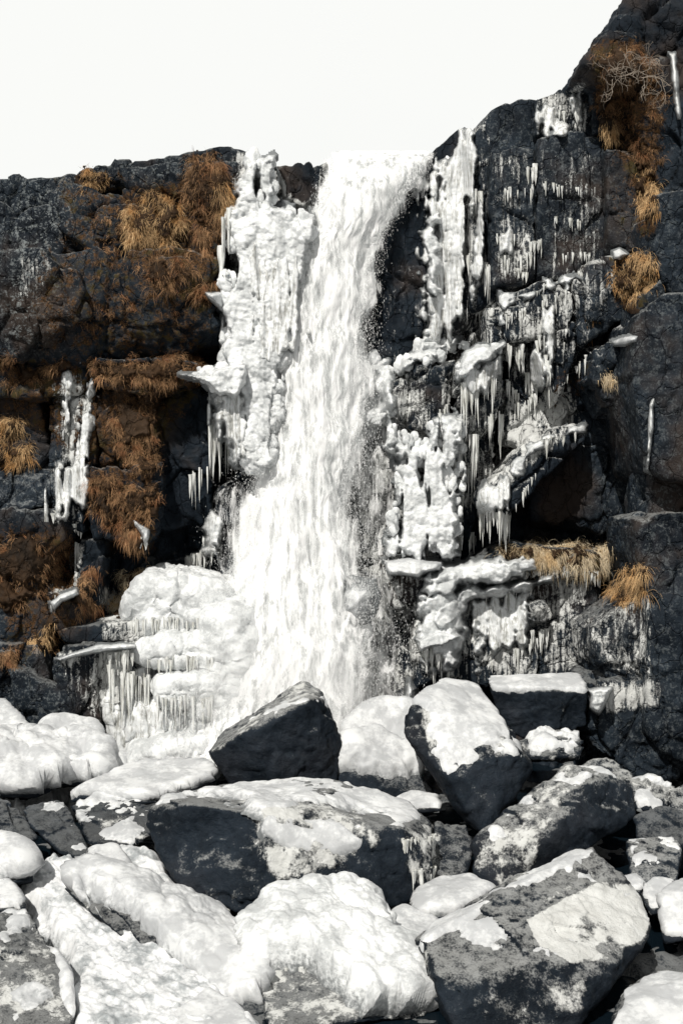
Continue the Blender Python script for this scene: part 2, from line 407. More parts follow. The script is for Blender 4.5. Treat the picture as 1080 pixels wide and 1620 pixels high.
def base_wall():
    nx, nz = 620, 420; uu = np.linspace(-450, 1500, nx); xs = (uu - 540) / F * 27
    top = (810 - np.interp(uu, sky_u, sky_v)) / F * 27 - .12 + .06 * fbm(np.stack([xs * 1.5, 0 * xs, 0 * xs], 1), 3)
    t = np.linspace(0, 1, nz); V = np.zeros((nx, nz + 14, 3))
    zz = -6.5 + (top[:, None] + 6.5) * t[None]; xx = np.repeat(xs[:, None], nz, 1)
    yy = wall_Y(xx.ravel(), zz.ravel()).reshape(nx, nz) + .5 * np.exp(-(top[:, None] - zz) / .12)
    V[:, :nz] = np.stack([xx, yy, zz], 2)
    for k in range(14):
        d = .3 * 1.55 ** k; V[:, nz + k, 0] = xs; V[:, nz + k, 1] = yy[:, -1] + d
        V[:, nz + k, 2] = top + .02 + .05 * perlin(np.stack([xs, xs * 0 + d, xs * 0], 1)) - .02 * d
    n2 = nz + 14; idx = np.arange(nx * n2).reshape(nx, n2)
    Q = np.stack([idx[:-1, :-1], idx[1:, :-1], idx[1:, 1:], idx[:-1, 1:]], 2).reshape(-1, 4)
    return V.reshape(-1, 3), Q
WV, WQ = base_wall()
o = mk('cliff', WV, WQ, ROCK, attrs=dict(masks(WV), dust=np.full(len(WV), .15))); tag(o, kind='structure')

left = [
 blk([(-160,300),(0,280),(112,268),(140,300),(150,390),(60,410),(-160,410)], 25.6, lean=.14, seed=1, amp=.05, dent=.1),
 blk([(-160,300),(-20,283),(60,278),(110,272),(105,292),(-160,330)], 26.0, seed=41, sub=5, amp=.03),
 blk([(100,282),(150,300),(205,320),(195,370),(150,400),(95,360)], 25.35, lean=.1, joint=.5, seed=2, sub=5, amp=.06),
 blk([(118,268),(200,252),(205,290),(160,305),(120,290)], 25.9, seed=3, sub=5, amp=.05),
 blk([(110,272),(190,255),(260,242),(325,231),(390,233),(428,242),(395,264),(200,282),(115,284)], 25.75, th=4, seed=4, amp=.02, p=30, joint=.15),
 blk([(185,262),(390,250),(385,305),(330,330),(200,300)], 25.4, lean=.1, joint=.5, seed=5, amp=.05),
 blk([(160,300),(360,290),(350,420),(330,470),(190,430),(150,380)], 25.3, lean=.12, seed=6, amp=.07, dent=.1),
 blk([(150,330),(195,345),(190,385),(150,378)], 25.05, seed=7, sub=5, amp=.05),
 blk([(75,405),(200,395),(340,430),(350,545),(240,560),(25,566),(20,500)], 24.9, th=2.6, lean=.16, under=.5, seed=8, amp=.06, dent=.08),
 blk([(-160,405),(70,402),(108,432),(62,520),(30,565),(8,552),(-160,560)], 24.7, th=2.4, lean=.12, under=.3, seed=9, amp=.05),
 blk([(60,410),(120,430),(150,500),(60,545)], 24.65, seed=10, sub=5, lean=.12, amp=.05),
 # under the first overhang
 blk([(-160,585),(60,600),(75,735),(-160,740)], 26.0, seed=12, amp=.04),
 blk([(-160,578),(130,575),(150,600),(130,625),(-160,630)], 25.6, seed=13, sub=5, amp=.06),
 blk([(78,610),(150,610),(150,735),(80,735)], 25.9, seed=14, amp=.04),
 blk([(130,572),(310,566),(335,590),(250,625),(150,612)], 25.4, seed=15, amp=.07),
 blk([(150,615),(245,610),(255,735),(160,745)], 25.8, seed=16, amp=.06),
 blk([(240,610),(330,600),(335,760),(330,830),(250,835)], 26.25, seed=17, amp=.04),
 blk([(-160,730),(40,722),(98,728),(92,800),(30,812),(-160,815)], 25.2, lean=.9, seed=18, amp=.04),
 blk([(80,740),(140,735),(132,835),(85,830)], 25.6, seed=19, sub=5, amp=.05),
 blk([(135,745),(250,735),(250,830),(220,880),(150,850)], 25.5, seed=20, amp=.07),
 blk([(-160,815),(95,805),(105,850),(60,900),(-160,910)], 25.2, seed=21, amp=.06),
 blk([(-160,880),(60,880),(80,1010),(60,1050),(-160,1060)], 25.0, seed=22, amp=.06),
 blk([(120,850),(165,850),(150,990),(120,985)], 25.6, seed=23, sub=5, amp=.06),
 blk([(82,942),(125,932),(130,1000),(82,1000)], 24.6, th=1.6, seed=24, sub=5, amp=.04),
 blk([(85,995),(190,982),(235,985),(225,1015),(90,1022)], 24.3, th=2.4, seed=25, sub=5, amp=.03),
 blk([(82,1035),(150,1025),(160,1150),(130,1150),(95,1110)], 24.1, th=2, seed=26, amp=.05),
 blk([(120,1030),(218,1018),(222,1100),(190,1165),(140,1150)], 24.2, th=2, seed=27, amp=.05),
 blk([(-160,1030),(60,1030),(75,1090),(50,1150),(-160,1160)], 24.4, seed=28, amp=.07),
 blk([(20,1060),(100,1080),(150,1160),(40,1180)], 24.0, seed=29, sub=5, amp=.06),
]
V, Fc = join(left); at = masks(V); at['dust'] = np.full(len(V), .22)
o = mk('cliff', V, Fc, ROCK, attrs=at); tag(o, kind='structure'); CL = [WV, V]
mid = [
 blk([(432,252),(514,252),(510,295),(482,328),(445,312)], 26.155, seed=31, sub=5, amp=.05),
 blk([(590,330),(672,275),(680,520),(640,600),(585,560),(572,480)], 26.3, lean=.05, seed=32, amp=.05),
 blk([(345,780),(400,740),(410,880),(350,910),(330,850)], 26.0, seed=33, amp=.06),
 blk([(545,660),(625,640),(645,800),(610,900),(540,880)], 25.9, seed=34, amp=.06, lean=.1),
 blk([(622,610),(660,575),(722,565),(715,640),(670,695),(630,660)], 25.4, seed=35, amp=.06),
 blk([(560,900),(660,880),(670,1110),(560,1130),(520,1100)], 25.2, lean=.3, seed=36, amp=.06),
 blk([(640,290),(690,240),(750,190),(760,300),(755,520),(680,540)], 26.4, seed=37, lean=.08, amp=.05),
]
V, Fc = join(mid); at = masks(V); at['dust'] = np.full(len(V), .2)
o = mk('cliff', V, Fc, ROCK, attrs=at); tag(o, kind='structure'); CL.append(V)
right = [
 blk([(748,196),(765,178),(850,150),(856,230),(850,460),(745,490)], 25.9, seed=50, joint=0.35, amp=.03, lean=.06),
 blk([(846,158),(900,134),(940,126),(958,215),(850,222)], 25.75, seed=51, joint=0.5, amp=.04, lean=.06),
 blk([(776,242),(847,228),(846,445),(775,455)], 25.3, lean=.05, seed=52, joint=0.3, amp=.035),
 blk([(852,216),(925,208),(930,300),(925,440),(850,445)], 25.2, lean=.04, seed=53, joint=0.3, amp=.035),
 blk([(905,212),(958,216),(962,420),(905,435)], 25.3, lean=.04, seed=54, joint=0.35, amp=.04),
 blk([(958,232),(1012,228),(1022,330),(1000,400),(962,395)], 24.9, lean=.05, seed=55, joint=0.3, amp=.04),
 blk([(930,118),(1000,100),(1040,150),(1010,235),(945,215)], 25.3, lean=.08, seed=56, amp=.08),
 blk([(916,104),(926,82),(962,52),(1010,50),(1010,125),(950,116)], 24.4, th=2.5, joint=.3, seed=57, amp=.05),
 blk([(955,66),(984,30),(992,0),(1010,-40),(1250,-80),(1250,120),(1040,150),(990,110)], 24.9, th=3, seed=58, amp=.06, dent=.1),
 blk([(1010,120),(1250,100),(1250,330),(1050,330),(1010,240)], 24.7, lean=.1, seed=59, amp=.06, dent=.1),
 blk([(1040,310),(1080,290),(1250,280),(1250,480),(1060,470),(1030,420)], 23.6, seed=60, joint=0.4, amp=.05),
 blk([(1010,350),(1060,330),(1090,450),(1040,480),(1012,440)], 24.2, seed=61, sub=5, amp=.05),
 blk([(1008,500),(1045,472),(1085,460),(1250,440),(1250,760),(1060,762),(1026,745),(1028,640),(1000,605)], 22.8, th=3, seed=62, joint=0.3, amp=.035, chips=6),
 blk([(1012,470),(1050,440),(1050,560),(1010,560)], 23.2, seed=63, sub=5, amp=.05),
 blk([(1020,740),(1100,750),(1100,830),(1020,820)], 23.4, seed=64, sub=5, amp=.05),
 blk([(1005,822),(1040,812),(1085,808),(1250,800),(1250,960),(1030,945),(1008,880)], 22.6, th=3, seed=65, joint=0.4, amp=.04),
 blk([(1028,900),(1250,900),(1250,1240),(1060,1235),(1020,1160),(1025,950)], 22.5, th=3, seed=66, joint=0.4, amp=.05),
 blk([(940,1010),(985,965),(1030,935),(1050,1040),(1040,1110),(960,1080),(942,1050)], 23.1, th=2.5, seed=67, amp=.06),
 blk([(930,1080),(1040,1070),(1090,1150),(1080,1240),(1000,1225),(925,1170)], 22.9, th=2.5, seed=68, amp=.05),
 # ledges
 blk([(790,470),(850,450),(870,440),(875,520),(800,545)], 25.0, seed=69, sub=5, amp=.05),
 blk([(858,452),(905,440),(915,560),(880,640),(855,560)], 24.85, seed=70, amp=.04),
 blk([(905,435),(955,412),(985,440),(985,500),(910,560)], 24.8, seed=71, sub=5, amp=.05),
 blk([(958,398),(1028,400),(1030,470),(990,500),(962,470)], 24.6, seed=72, sub=5, amp=.05),
 blk([(770,490),(830,500),(830,560),(775,555)], 25.2, seed=73, sub=5, amp=.05),
 blk([(722,575),(750,552),(800,540),(800,640),(760,700),(725,660)], 25.1, seed=74, amp=.05),
 blk([(945,545),(1005,535),(1010,640),(960,650),(930,600)], 24.2, th=2.4, seed=75, amp=.05),
 blk([(800,540),(940,500),(960,600),(850,720),(790,700)], 25.5, seed=76, amp=.05, lean=.12),
 blk([(700,650),(790,640),(780,760),(740,850),(690,800)], 25.8, seed=77, amp=.05),
 blk([(750,800,24.6),(765,770,24.8),(845,690,25.0),(912,672,25.2),(925,690,25.2),(850,740,25.0),(800,815,24.5)], 24.8, th=1.6, seed=78, amp=.05),
 blk([(830,640),(920,620),(1000,640),(1010,800),(950,850),(850,830)], 26.0, seed=79, amp=.05),
 blk([(790,868),(860,862),(960,870),(965,910),(680,925)], 25.0, th=2.4, seed=80, amp=.04),
 blk([(690,930),(870,910),(960,905),(955,1060),(860,1085),(700,1090)], 25.1, th=2, seed=81, amp=.04, lean=.1),
 blk([(605,895),(700,885),(700,960),(620,960)], 24.7, seed=82, sub=5, amp=.05),
 blk([(650,920),(720,900),(725,1080),(655,1090)], 24.8, seed=83, amp=.05),
 blk([(840,955),(870,950),(872,985),(842,985)], 24.6, seed=84, sub=4, amp=.06),
]
V, Fc = join(right); at = masks(V); u_, v_ = proj(V); at['dust'] = .25 + .7 * sstep(-10, 10, polydist(u_, v_, [(700,440),(1000,390),(1000,560),(930,700),(700,860)]))
o = mk('cliff', V, Fc, ROCK, attrs=at); tag(o, kind='structure'); CL.append(V)

# front surface of the cliff, so that ice, grass and water sit on it
DS = 5; DU, DV = 320, 340                  # from -200,-100 in steps of 5
def depthmap(Vs):
    D = np.full((DU, DV), 40.)
    for V in Vs:
        u, v = proj(V); i = ((u + 200) / DS).astype(int); j = ((v + 100) / DS).astype(int)
        ok = (i >= 0) & (i < DU) & (j >= 0) & (j < DV) & (V[:, 1] > 5) & (V[:, 1] < 30)
        np.minimum.at(D, (i[ok], j[ok]), V[ok, 1])
    for _ in range(8):
        h = D > 39; 
        if not h.any(): break
        E = np.stack([np.roll(D, s, a) for s, a in ((1, 0), (-1, 0), (1, 1), (-1, 1))]).min(0); D[h] = E[h]
    D[D > 39] = 27; return D
def blur(D, n):
    for _ in range(n):
        E = np.pad(D, 1, mode='edge'); D = (E[:-2, 1:-1] + E[2:, 1:-1] + E[1:-1, :-2] + E[1:-1, 2:] + 2 * D) / 6
    return D
DM = depthmap(CL); DM1 = blur(DM, 2); DM4 = blur(DM, 10)
E_ = np.pad(DM, 1, mode='edge'); DMF = blur(np.minimum.reduce([E_[a:a + DM.shape[0], b:b + DM.shape[1]] for a in range(3) for b in range(3)]), 5)
def dsample(m, u, v):
    a = np.clip((np.asarray(u, float) + 200) / DS - .5, 0, DU - 1.01); b = np.clip((np.asarray(v, float) + 100) / DS - .5, 0, DV - 1.01)
    i = a.astype(int); j = b.astype(int); fa = a - i; fb = b - j
    return m[i, j] * (1 - fa) * (1 - fb) + m[i + 1, j] * fa * (1 - fb) + m[i, j + 1] * (1 - fa) * fb + m[i + 1, j + 1] * fa * fb

CLV = np.vstack(CL)
# ------------------------------------------------------------------ builders for ice, snow, grass
def px_xz(u, v, Y=25.5): return (u - 540) / F * Y, (810 - v) / F * Y
def lumps(x, z, seed, big=1.0):
    seed = int(seed)
    h = 0
    for sc, a in ((.55, .20), (.24, .13), (.11, .065), (.055, .03)):
        s = sc * big; w = worley(x / s + seed, z / s * .85 + seed * 2, seed); h = h + a * big * np.sqrt(np.maximum(0, 1 - (w / .95) ** 2))
    return h
def flutes(x, z, seed):
    q = np.stack([x * 3.2 + seed, 0 * x, z * .28], -1).reshape(-1, 3); q2 = np.stack([x * 9 + seed, 0 * x, z * .7], -1).reshape(-1, 3)
    return (.10 * (1 - np.abs(perlin(q)) * 2) + .05 * (1 - np.abs(perlin(q2)) * 2)).reshape(x.shape)
def patch(name, poly, mtl, parent, origin, kind='lump', th=.2, soft=14, step=1.8, seed=0, rag=9, off=0., dm=None, big=1., ya=None, holes=0.):
    """ice or snow lying over the cliff: thick in the middle, running out to nothing at its border"""
    us = [q[0] for q in poly]; vs = [q[1] for q in poly]
    u = np.arange(min(us) - 12, max(us) + 12, step); v = np.arange(min(vs) - 12, max(vs) + 12, step)
    U, Vv = np.meshgrid(u, v, indexing='ij'); sh = U.shape; x, z = px_xz(U, Vv)
    q = np.stack([x, 0 * x, z], -1).reshape(-1, 3)
    sdst = polydist(U, Vv, poly) + rag * (fbm(q * 2.6 + seed, 3) * 1.0).reshape(sh)
    if kind == 'flute': sdst += (rag * 1.6 * perlin(q * np.array([7, 1, .5]) + seed)).reshape(sh)
    if holes: sdst -= holes * 60 * np.maximum(0, fbm(q * np.array([3.2, 1, .7]) + seed + 3, 3).reshape(sh) - .12)
    m = sstep(0, soft, sdst); D = dsample(DMF if dm is None else dm, U, Vv)
    if ya is not None: D = np.interp(Vv, ya[0], ya[1])
    if kind == 'lump': h = lumps(x, z, seed, big) + .25 * flutes(x, z, seed)
    elif kind == 'flute': h = flutes(x, z, seed) + .25 * lumps(x, z, seed)
    else: h = .05 * fbm(q * 1.3 + seed, 2).reshape(sh)
    h = h + .014 * fbm(q * 13, 3).reshape(sh)
    Y = D - off * sstep(-4, 9, sdst) - m * (th + h) + (1 - m) * (.05 + .25 * np.clip(-sdst / 4, 0, 1))
    V3 = np.stack([(U - 540) / F * Y, Y, (810 - Vv) / F * Y], -1)
    n0, n1 = sh; idx = np.arange(n0 * n1).reshape(sh); Q = np.stack([idx[:-1, :-1], idx[:-1, 1:], idx[1:, 1:], idx[1:, :-1]], 2).reshape(-1, 4)
    ok = (sdst.ravel()[Q] > -4).all(1)
    V3, Q, _ = compact(V3.reshape(-1, 3), Q, ok)
    return mk(name, V3, Q, mtl, parent, origin, attrs={'thk': m.ravel()[_]})
ICT = []
def icicle_templates():
    rs = np.random.RandomState(3)
    for k in range(10):
        nr, ns = 9, 7; V = []; ph = rs.uniform(0, 6)
        for i in range(nr):
            t = i / (nr - 1); r = (1 - t) ** .75 * (1 + .22 * math.sin(9 * t + ph) * (1 - t)) + .02
            ox, oy = .35 * math.sin(3 * t + ph) * t, .3 * math.cos(2.5 * t + ph) * t
            for j in range(ns):
                a = 2 * math.pi * j / ns; rr = r * (1 + .15 * math.sin(3 * a + ph)); V.append((ox + rr * math.cos(a), oy + rr * math.sin(a), -t))
        Q = [(i * ns + j, i * ns + (j + 1) % ns, (i + 1) * ns + (j + 1) % ns, (i + 1) * ns + j) for i in range(nr - 1) for j in range(ns)]
        o = mk('icicle', V, Q, ICICLE, attrs={'thk': np.ones(len(V))}); ICT.append(o.data); bpy.data.objects.remove(o)
icicle_templates()
def icicles(line, n, lo, hi, parent, origin, w=2.6, off=.08, jit=4, seed=0, dm=None):
    if isinstance(dm, int): dm = depthmap([CLV] + DMX)
    rs = np.random.RandomState(seed + 5); L = np.array(line, float); seg = np.hypot(*(L[1:] - L[:-1]).T[:2]); cum = np.r_[0, np.cumsum(seg)]
    cen = rs.uniform(0, cum[-1], max(3, n // 6))
    for k in range(n):
        s = (rs.choice(cen) + rs.normal(0, cum[-1] * .035 + 1)) if rs.rand() < .7 else rs.uniform(0, cum[-1]); s = min(max(s, 0), cum[-1]); u = np.interp(s, cum, L[:, 0]); v = np.interp(s, cum, L[:, 1]) + rs.uniform(-jit, jit)
        Y = float(dsample(DM1 if dm is None else dm, [u], [v])[0]) - off - rs.uniform(0, .1); p = P(u, v, Y)
        o = bpy.data.objects.new('icicle', ICT[rs.randint(10)]); col.objects.link(o); o.parent = parent
        o.location = p - np.asarray(origin); ln = (lo + (hi - lo) * rs.beta(1.1, 2.6)) * Y / F; r = w * rs.choice([.4, .6, .8, 1.1, 1.6]) * Y / F * (.6 + .4 * ln * F / Y / hi)
        o.scale = (r, r, ln); o.rotation_euler = (0, rs.uniform(-.03, .03), rs.uniform(0, 6.28))
def bulbs(parent, origin, poly, n, rlo, rhi, off, seed, mtl=None, sq=1.25, name='ice_bulb_crust', ya=None):
    """frozen spray: cauliflower lumps grown together over the rock"""
    rs = np.random.RandomState(seed + 3); a = np.array(poly, float); lo, hi = a.min(0), a.max(0); c = rs.uniform(lo, hi, (n * 6, 2)); c = c[polydist(c[:, 0], c[:, 1], poly) > 2][:n]
    dirs, Fc = icosphere(4); V = []; Fs = []
    for k, (u, v) in enumerate(c):
        Y = (float(dsample(DMF, [u], [v])[0]) if ya is None else float(np.interp(v, ya[0], ya[1]))) - off - rs.uniform(-.08, .12); r = rlo + (rhi - rlo) * rs.rand() ** 1.8; p = P(u, v, Y)
        X = dirs * r; q = X + p; X = dirs * (r * (1 + .50 * fbm(q * 4.2 + 5, 4) + .16 * ridged(q * 9, 2)))[:, None] * np.array([1, .8, sq]); V.append(X + p); Fs.append(Fc + k * len(dirs))
    V = np.vstack(V); Fs = np.vstack(Fs); return mk(name, V, Fs, mtl or ICE, parent, origin, attrs={'thk': np.ones(len(V))})
def blob(parent, origin, poly, Y, th, bulb, seed, mtl=None, amp=.05, p=9, name='ice_mass', flute=0.):
    pts = []
    for q in poly: a = P(q[0], q[1], Y); pts += [a, a + np.array([0, th, .1])]
    R = rock(np.array(pts), seed=seed, p=p, chips=4, amp=amp, detail=0, fine=.008); b = R.base; h = bulb * (lumps(b[:, 0] + b[:, 1] * .3, b[:, 2] + b[:, 1] * .4, seed, .6) - .08) + flute * flutes(b[:, 0] + .4 * b[:, 1], b[:, 2], seed) * (R.NB[:, 2] < .6)
    V = b + R.NB * (h + .03 * fbm(b * 7, 3))[:, None]; DMX.append(V); return mk(name, V, R.F, mtl or ICE, parent, origin, attrs={'thk': np.ones(len(V))})
DMX = []
def ice(name, label, cat, parts, rows, group='ice formations on the cliff', blobs=(), bulb=()):
    """parts: (part name, kind, polygon, thickness, options); rows: icicle rows"""
    a = np.array([q[:2] for q in (parts[0][2] if parts else rows[0][0])], float); cu, cv = a.mean(0)
    org = P(cu, a[:, 1].max(), float(dsample(DM1, [cu], [a[:, 1].max()])[0]) - .1)
    t = thing(name, org, label, cat, group)
    for k, (pn, kd, poly, th, opt) in enumerate(parts):
        m = {'lump': ICE, 'flute': SHEET, 'snow': SNOW}[kd]; opt = dict(opt); m = opt.pop('mat', m)
        patch(pn, poly, m, t, org, kind=kd, th=th, seed=opt.pop('seed', int(cu) % 89 + k * 7), **opt)
    for k, q in enumerate(blobs): blob(t, org, *q[:4], seed=int(cu) + k * 3, **(q[4] if len(q) > 4 else {}))
    for k, q in enumerate(bulb): bulbs(t, org, *q[:5], seed=int(cu) + k * 5, **(q[5] if len(q) > 5 else {}))
    for k, (line, n, lo, hi, opt) in enumerate(rows): icicles(line, n, lo, hi, t, org, seed=int(cu) + k * 13, **opt)
    return t

def blades(roots, rs, ln, wd, droop, spread=.6, up=.5, side=0.):
    n = len(roots); K = 6; d = np.stack([rs.normal(side, spread, n), -np.abs(rs.normal(.55, .25, n)), rs.normal(up, .45, n)], 1); d /= np.linalg.norm(d, axis=1)[:, None]
    L = ln * rs.uniform(.45, 1.15, n); pts = [roots]; g = droop * rs.uniform(.6, 1.3, n)
    for k in range(K - 1):
        d = d + np.stack([rs.normal(0, .10, n), rs.normal(0, .06, n), -g], 1); d /= np.linalg.norm(d, axis=1)[:, None]
        pts.append(pts[-1] + d * (L / (K - 1))[:, None])
    a = rs.uniform(0, math.pi, n); wv = np.stack([np.cos(a), np.sin(a) * .6, np.sin(a) * .5], 1) * wd
    V = np.zeros((n, K, 2, 3))
    for k in range(K):
        s = (1 - (k / (K - 1)) ** 1.5 * .9) * .5; V[:, k, 0] = pts[k] - wv * s; V[:, k, 1] = pts[k] + wv * s
    b = np.arange(n)[:, None] * (K * 2); q = np.array([[2 * k, 2 * k + 1, 2 * k + 3, 2 * k + 2] for k in range(K - 1)])
    Q = (b[:, :, None] + q[None]).reshape(-1, 4); rnd = np.repeat(rs.rand(n), K * 2)
    return V.reshape(-1, 3), Q, rnd
def tuft(poly, n, ln, mtl, label, seed, droop=.42, up=.5, th=.16, wd=.011, side=0., spread=.6, name='grass_tuft', cat='grass tuft', group='dry grass tufts on the cliff'):
    n = int(n * 1.35); rs = np.random.RandomState(seed); a = np.array(poly, float); cu, cv = a.mean(0); org = P(cu, a[:, 1].max(), float(dsample(DM1, [cu], [cv])[0]))
    t = thing(name, org, label, cat, group)
    if th > .07: patch('root_mat', poly, MOUND, t, org, kind='lump', th=th * .3, soft=16, seed=seed, rag=22, dm=DM1, big=.5)
    lo, hi = a.min(0), a.max(0); c = rs.uniform(lo, hi, (n * 4, 2)); 
    cl = perlin(np.stack([c[:, 0] * .05, c[:, 1] * .05, 0 * c[:, 0] + seed], 1))
    c = c[(polydist(c[:, 0], c[:, 1], poly) + 16 * cl > -2)]; nc = max(6, n // 45); cc = c[:nc]; kk = rs.randint(0, len(cc), n)
    c = cc[kk] + rs.normal(0, 3.2, (n, 2)) * rs.uniform(.5, 1.8, (len(cc), 1))[kk]; cs = rs.normal(side, .45, len(cc))[kk]; cu_ = (up + rs.normal(0, .35, len(cc)))[kk]; cl_ = rs.uniform(.5, 1.25, len(cc))[kk]; cr = rs.rand(len(cc))[kk]
    Y = dsample(DM1, c[:, 0], c[:, 1]) - th * rs.uniform(.0, 1, n); r = np.stack([(c[:, 0] - 540) / F * Y, Y, (810 - c[:, 1]) / F * Y], 1)
    V, Q, rnd = blades(r, rs, ln * .78 * cl_, wd * .8, droop, spread * .6, cu_, cs); rnd = np.clip(.45 * rnd + .55 * np.repeat(cr, 12), 0, 1) ** 1.3; mk('grass_blades', V, Q, mtl, t, org, attrs={'rnd': rnd})
    return t

# ------------------------------------------------------------------ ground, pool, stream
def zg(Y): return -5.05 - (26 - Y) * .055
def ground():
    nx, ny = 420, 360; xs = np.linspace(-14, 14, nx); ys = np.linspace(7, 28.2, ny); X, Yy = np.meshgrid(xs, ys, indexing='ij')
    q = np.stack([X, Yy, 0 * X], -1).reshape(-1, 3)
    Z = zg(Yy) + (.20 * fbm(q * .9, 3) + .10 * ridged(q * 2.4, 3)).reshape(X.shape) - .22
    V = np.stack([X, Yy, Z], -1).reshape(-1, 3); idx = np.arange(nx * ny).reshape(nx, ny)
    Q = np.stack([idx[:-1, :-1], idx[1:, :-1], idx[1:, 1:], idx[:-1, 1:]], 2).reshape(-1, 4); return V, Q
V, Q = ground(); tag(mk('ground', V, Q, ROCKB, attrs={'dust': np.full(len(V), .25), 'frost': np.full(len(V), .2)}), kind='structure')
bm = bmesh.new(); vs = [bm.verts.new((x, y, zg(y) - .13)) for x, y in ((-300, -40), (300, -40), (300, 7.0), (-300, 7.0))]; bm.faces.new(vs)
me = bpy.data.meshes.new('ground'); bm.to_mesh(me); bm.free(); me.materials.append(ROCKB); o = bpy.data.objects.new('ground', me); col.objects.link(o); tag(o, kind='structure')
pm, pnt, pb = mat('dark_water'); t_ = NT(pnt); pb.inputs['Base Color'].default_value = (.004, .008, .012, 1); pb.inputs['Roughness'].default_value = .18
pb.inputs['Specular IOR Level'].default_value = .25
t_.link(t_.bump(t_.noise(7, 3), .25, .02), pb.inputs['Normal'])
V = []; Q = []
ys = np.linspace(8, 26.5, 40)
for y in ys: V += [(-13, y, zg(y) - .13), (13, y, zg(y) - .13)]
Q = [(2 * i, 2 * i + 1, 2 * i + 3, 2 * i + 2) for i in range(39)]
tag(mk('water', V, Q, pm), kind='structure')

def sheet(name, poly, Yf, mtl, kind='lump', th=.1, seed=0, step=2.4, soft=25, dens=None, rag=14, big=1., hs=.4, flow=False):
    """ground-lying snow, foam or running water at depth Yf(u, v)"""
    us = [q[0] for q in poly]; vs = [q[1] for q in poly]; u = np.arange(min(us) - 15, max(us) + 15, step); v = np.arange(min(vs) - 15, max(vs) + 15, step)
    U, Vv = np.meshgrid(u, v, indexing='ij'); sh = U.shape; D = Yf(U, Vv); x, z = (U - 540) / F * D, (810 - Vv) / F * D
    q = np.stack([x, D, z], -1).reshape(-1, 3); sdst = polydist(U, Vv, poly) + rag * fbm(q * 2.2 + seed, 3).reshape(sh); m = sstep(-4, soft, sdst)
    h = lumps(x, D * .6 + z, seed, big) * hs + .03 * fbm(q * 5, 3).reshape(sh)
    if flow: al = (x - D) * .7; ac = (x + D) * .7; qf = np.stack([ac * 4.5, al * 1.1, 0 * x], -1).reshape(-1, 3) + .5 * fbm(q * 1.5, 2)[:, None]; h = h * .35 + (.055 * ridged(qf, 4) + .02 * fbm(qf * 3.1, 3)).reshape(sh)
    Zz = z + m * (th + h) - .25 * (1 - m) - .05
    V3 = np.stack([x, D, Zz], -1).reshape(-1, 3); n0, n1 = sh; idx = np.arange(n0 * n1).reshape(sh); Q = np.stack([idx[:-1, :-1], idx[:-1, 1:], idx[1:, 1:], idx[1:, :-1]], 2).reshape(-1, 4)
    ok = (sdst.ravel()[Q] > -8).all(1); dn = (m * 1.0).ravel()
    V3, Q, used = compact(V3, Q, ok); return mk(name, V3, Q, mtl, attrs={'dens': dn[used], 'thk': dn[used]})
def gdepth(u, v): return np.clip((5.05 + 26 * .055) * F / (v - 810 + .055 * F), 10, 27)
tag(sheet('snow_ground', [(-60,1150),(170,1160),(300,1175),(350,1215),(330,1250),(120,1275),(-60,1300)], lambda u, v: gdepth(u, v) - .3, SNOW, th=.12, seed=3, hs=.9, big=1.5), kind='structure')

# ------------------------------------------------------------------ boulders
M_B = raster([
 ([(830,1455),(950,1392),(1000,1398),(1032,1450),(1020,1485),(965,1520),(905,1525),(850,1495)], 1.0, 5),
 ([(690,1480),(830,1440),(960,1345),(980,1385),(850,1440),(760,1480)], .50, 14),
 ([(740,1560),(930,1540),(930,1600),(760,1620)], .50, 14),
 ([(900,1200),(945,1215),(900,1260),(855,1330),(840,1405),(760,1400),(742,1360),(800,1285)], .66, 8),
 ([(660,1100),(700,1078),(757,1084),(780,1140),(822,1190),(760,1200),(700,1232),(672,1170)], .76, 8),
 ([(330,1185),(400,1130),(480,1072),(515,1100),(492,1108),(400,1150),(335,1198)], .62, 6),
 ([(370,1255),(560,1270),(610,1330),(540,1370),(440,1400),(400,1330)], .85, 18),
 ([(400,1340),(530,1380),(480,1430),(300,1430),(330,1400),(420,1400)], .48, 20),
 ([(620,1290),(695,1300),(695,1400),(650,1400)], .60, 14),
 ([(150,1290),(240,1290),(230,1340),(160,1330)], .55, 14),
 ([(-40,1440),(60,1440),(120,1620),(-40,1620)], .58, 14),
 ([(0,1130),(50,1150),(40,1190),(0,1190)], .45, 14),
 ([(975,1560),(1080,1550),(1080,1620),(965,1620)], .62, 14),
 ([(400,1500),(680,1500),(690,1620),(400,1620)], .62, 14),
 ([(800,1080),(900,1075),(900,1130),(850,1120)], .40, 14),
 ([(935,1085),(1000,1085),(960,1150),(935,1140)], .6, 10),
 ([(990,1225),(1080,1235),(1080,1275),(1000,1262)], .55, 8),
])
BV = []
SNOWB = SNOW
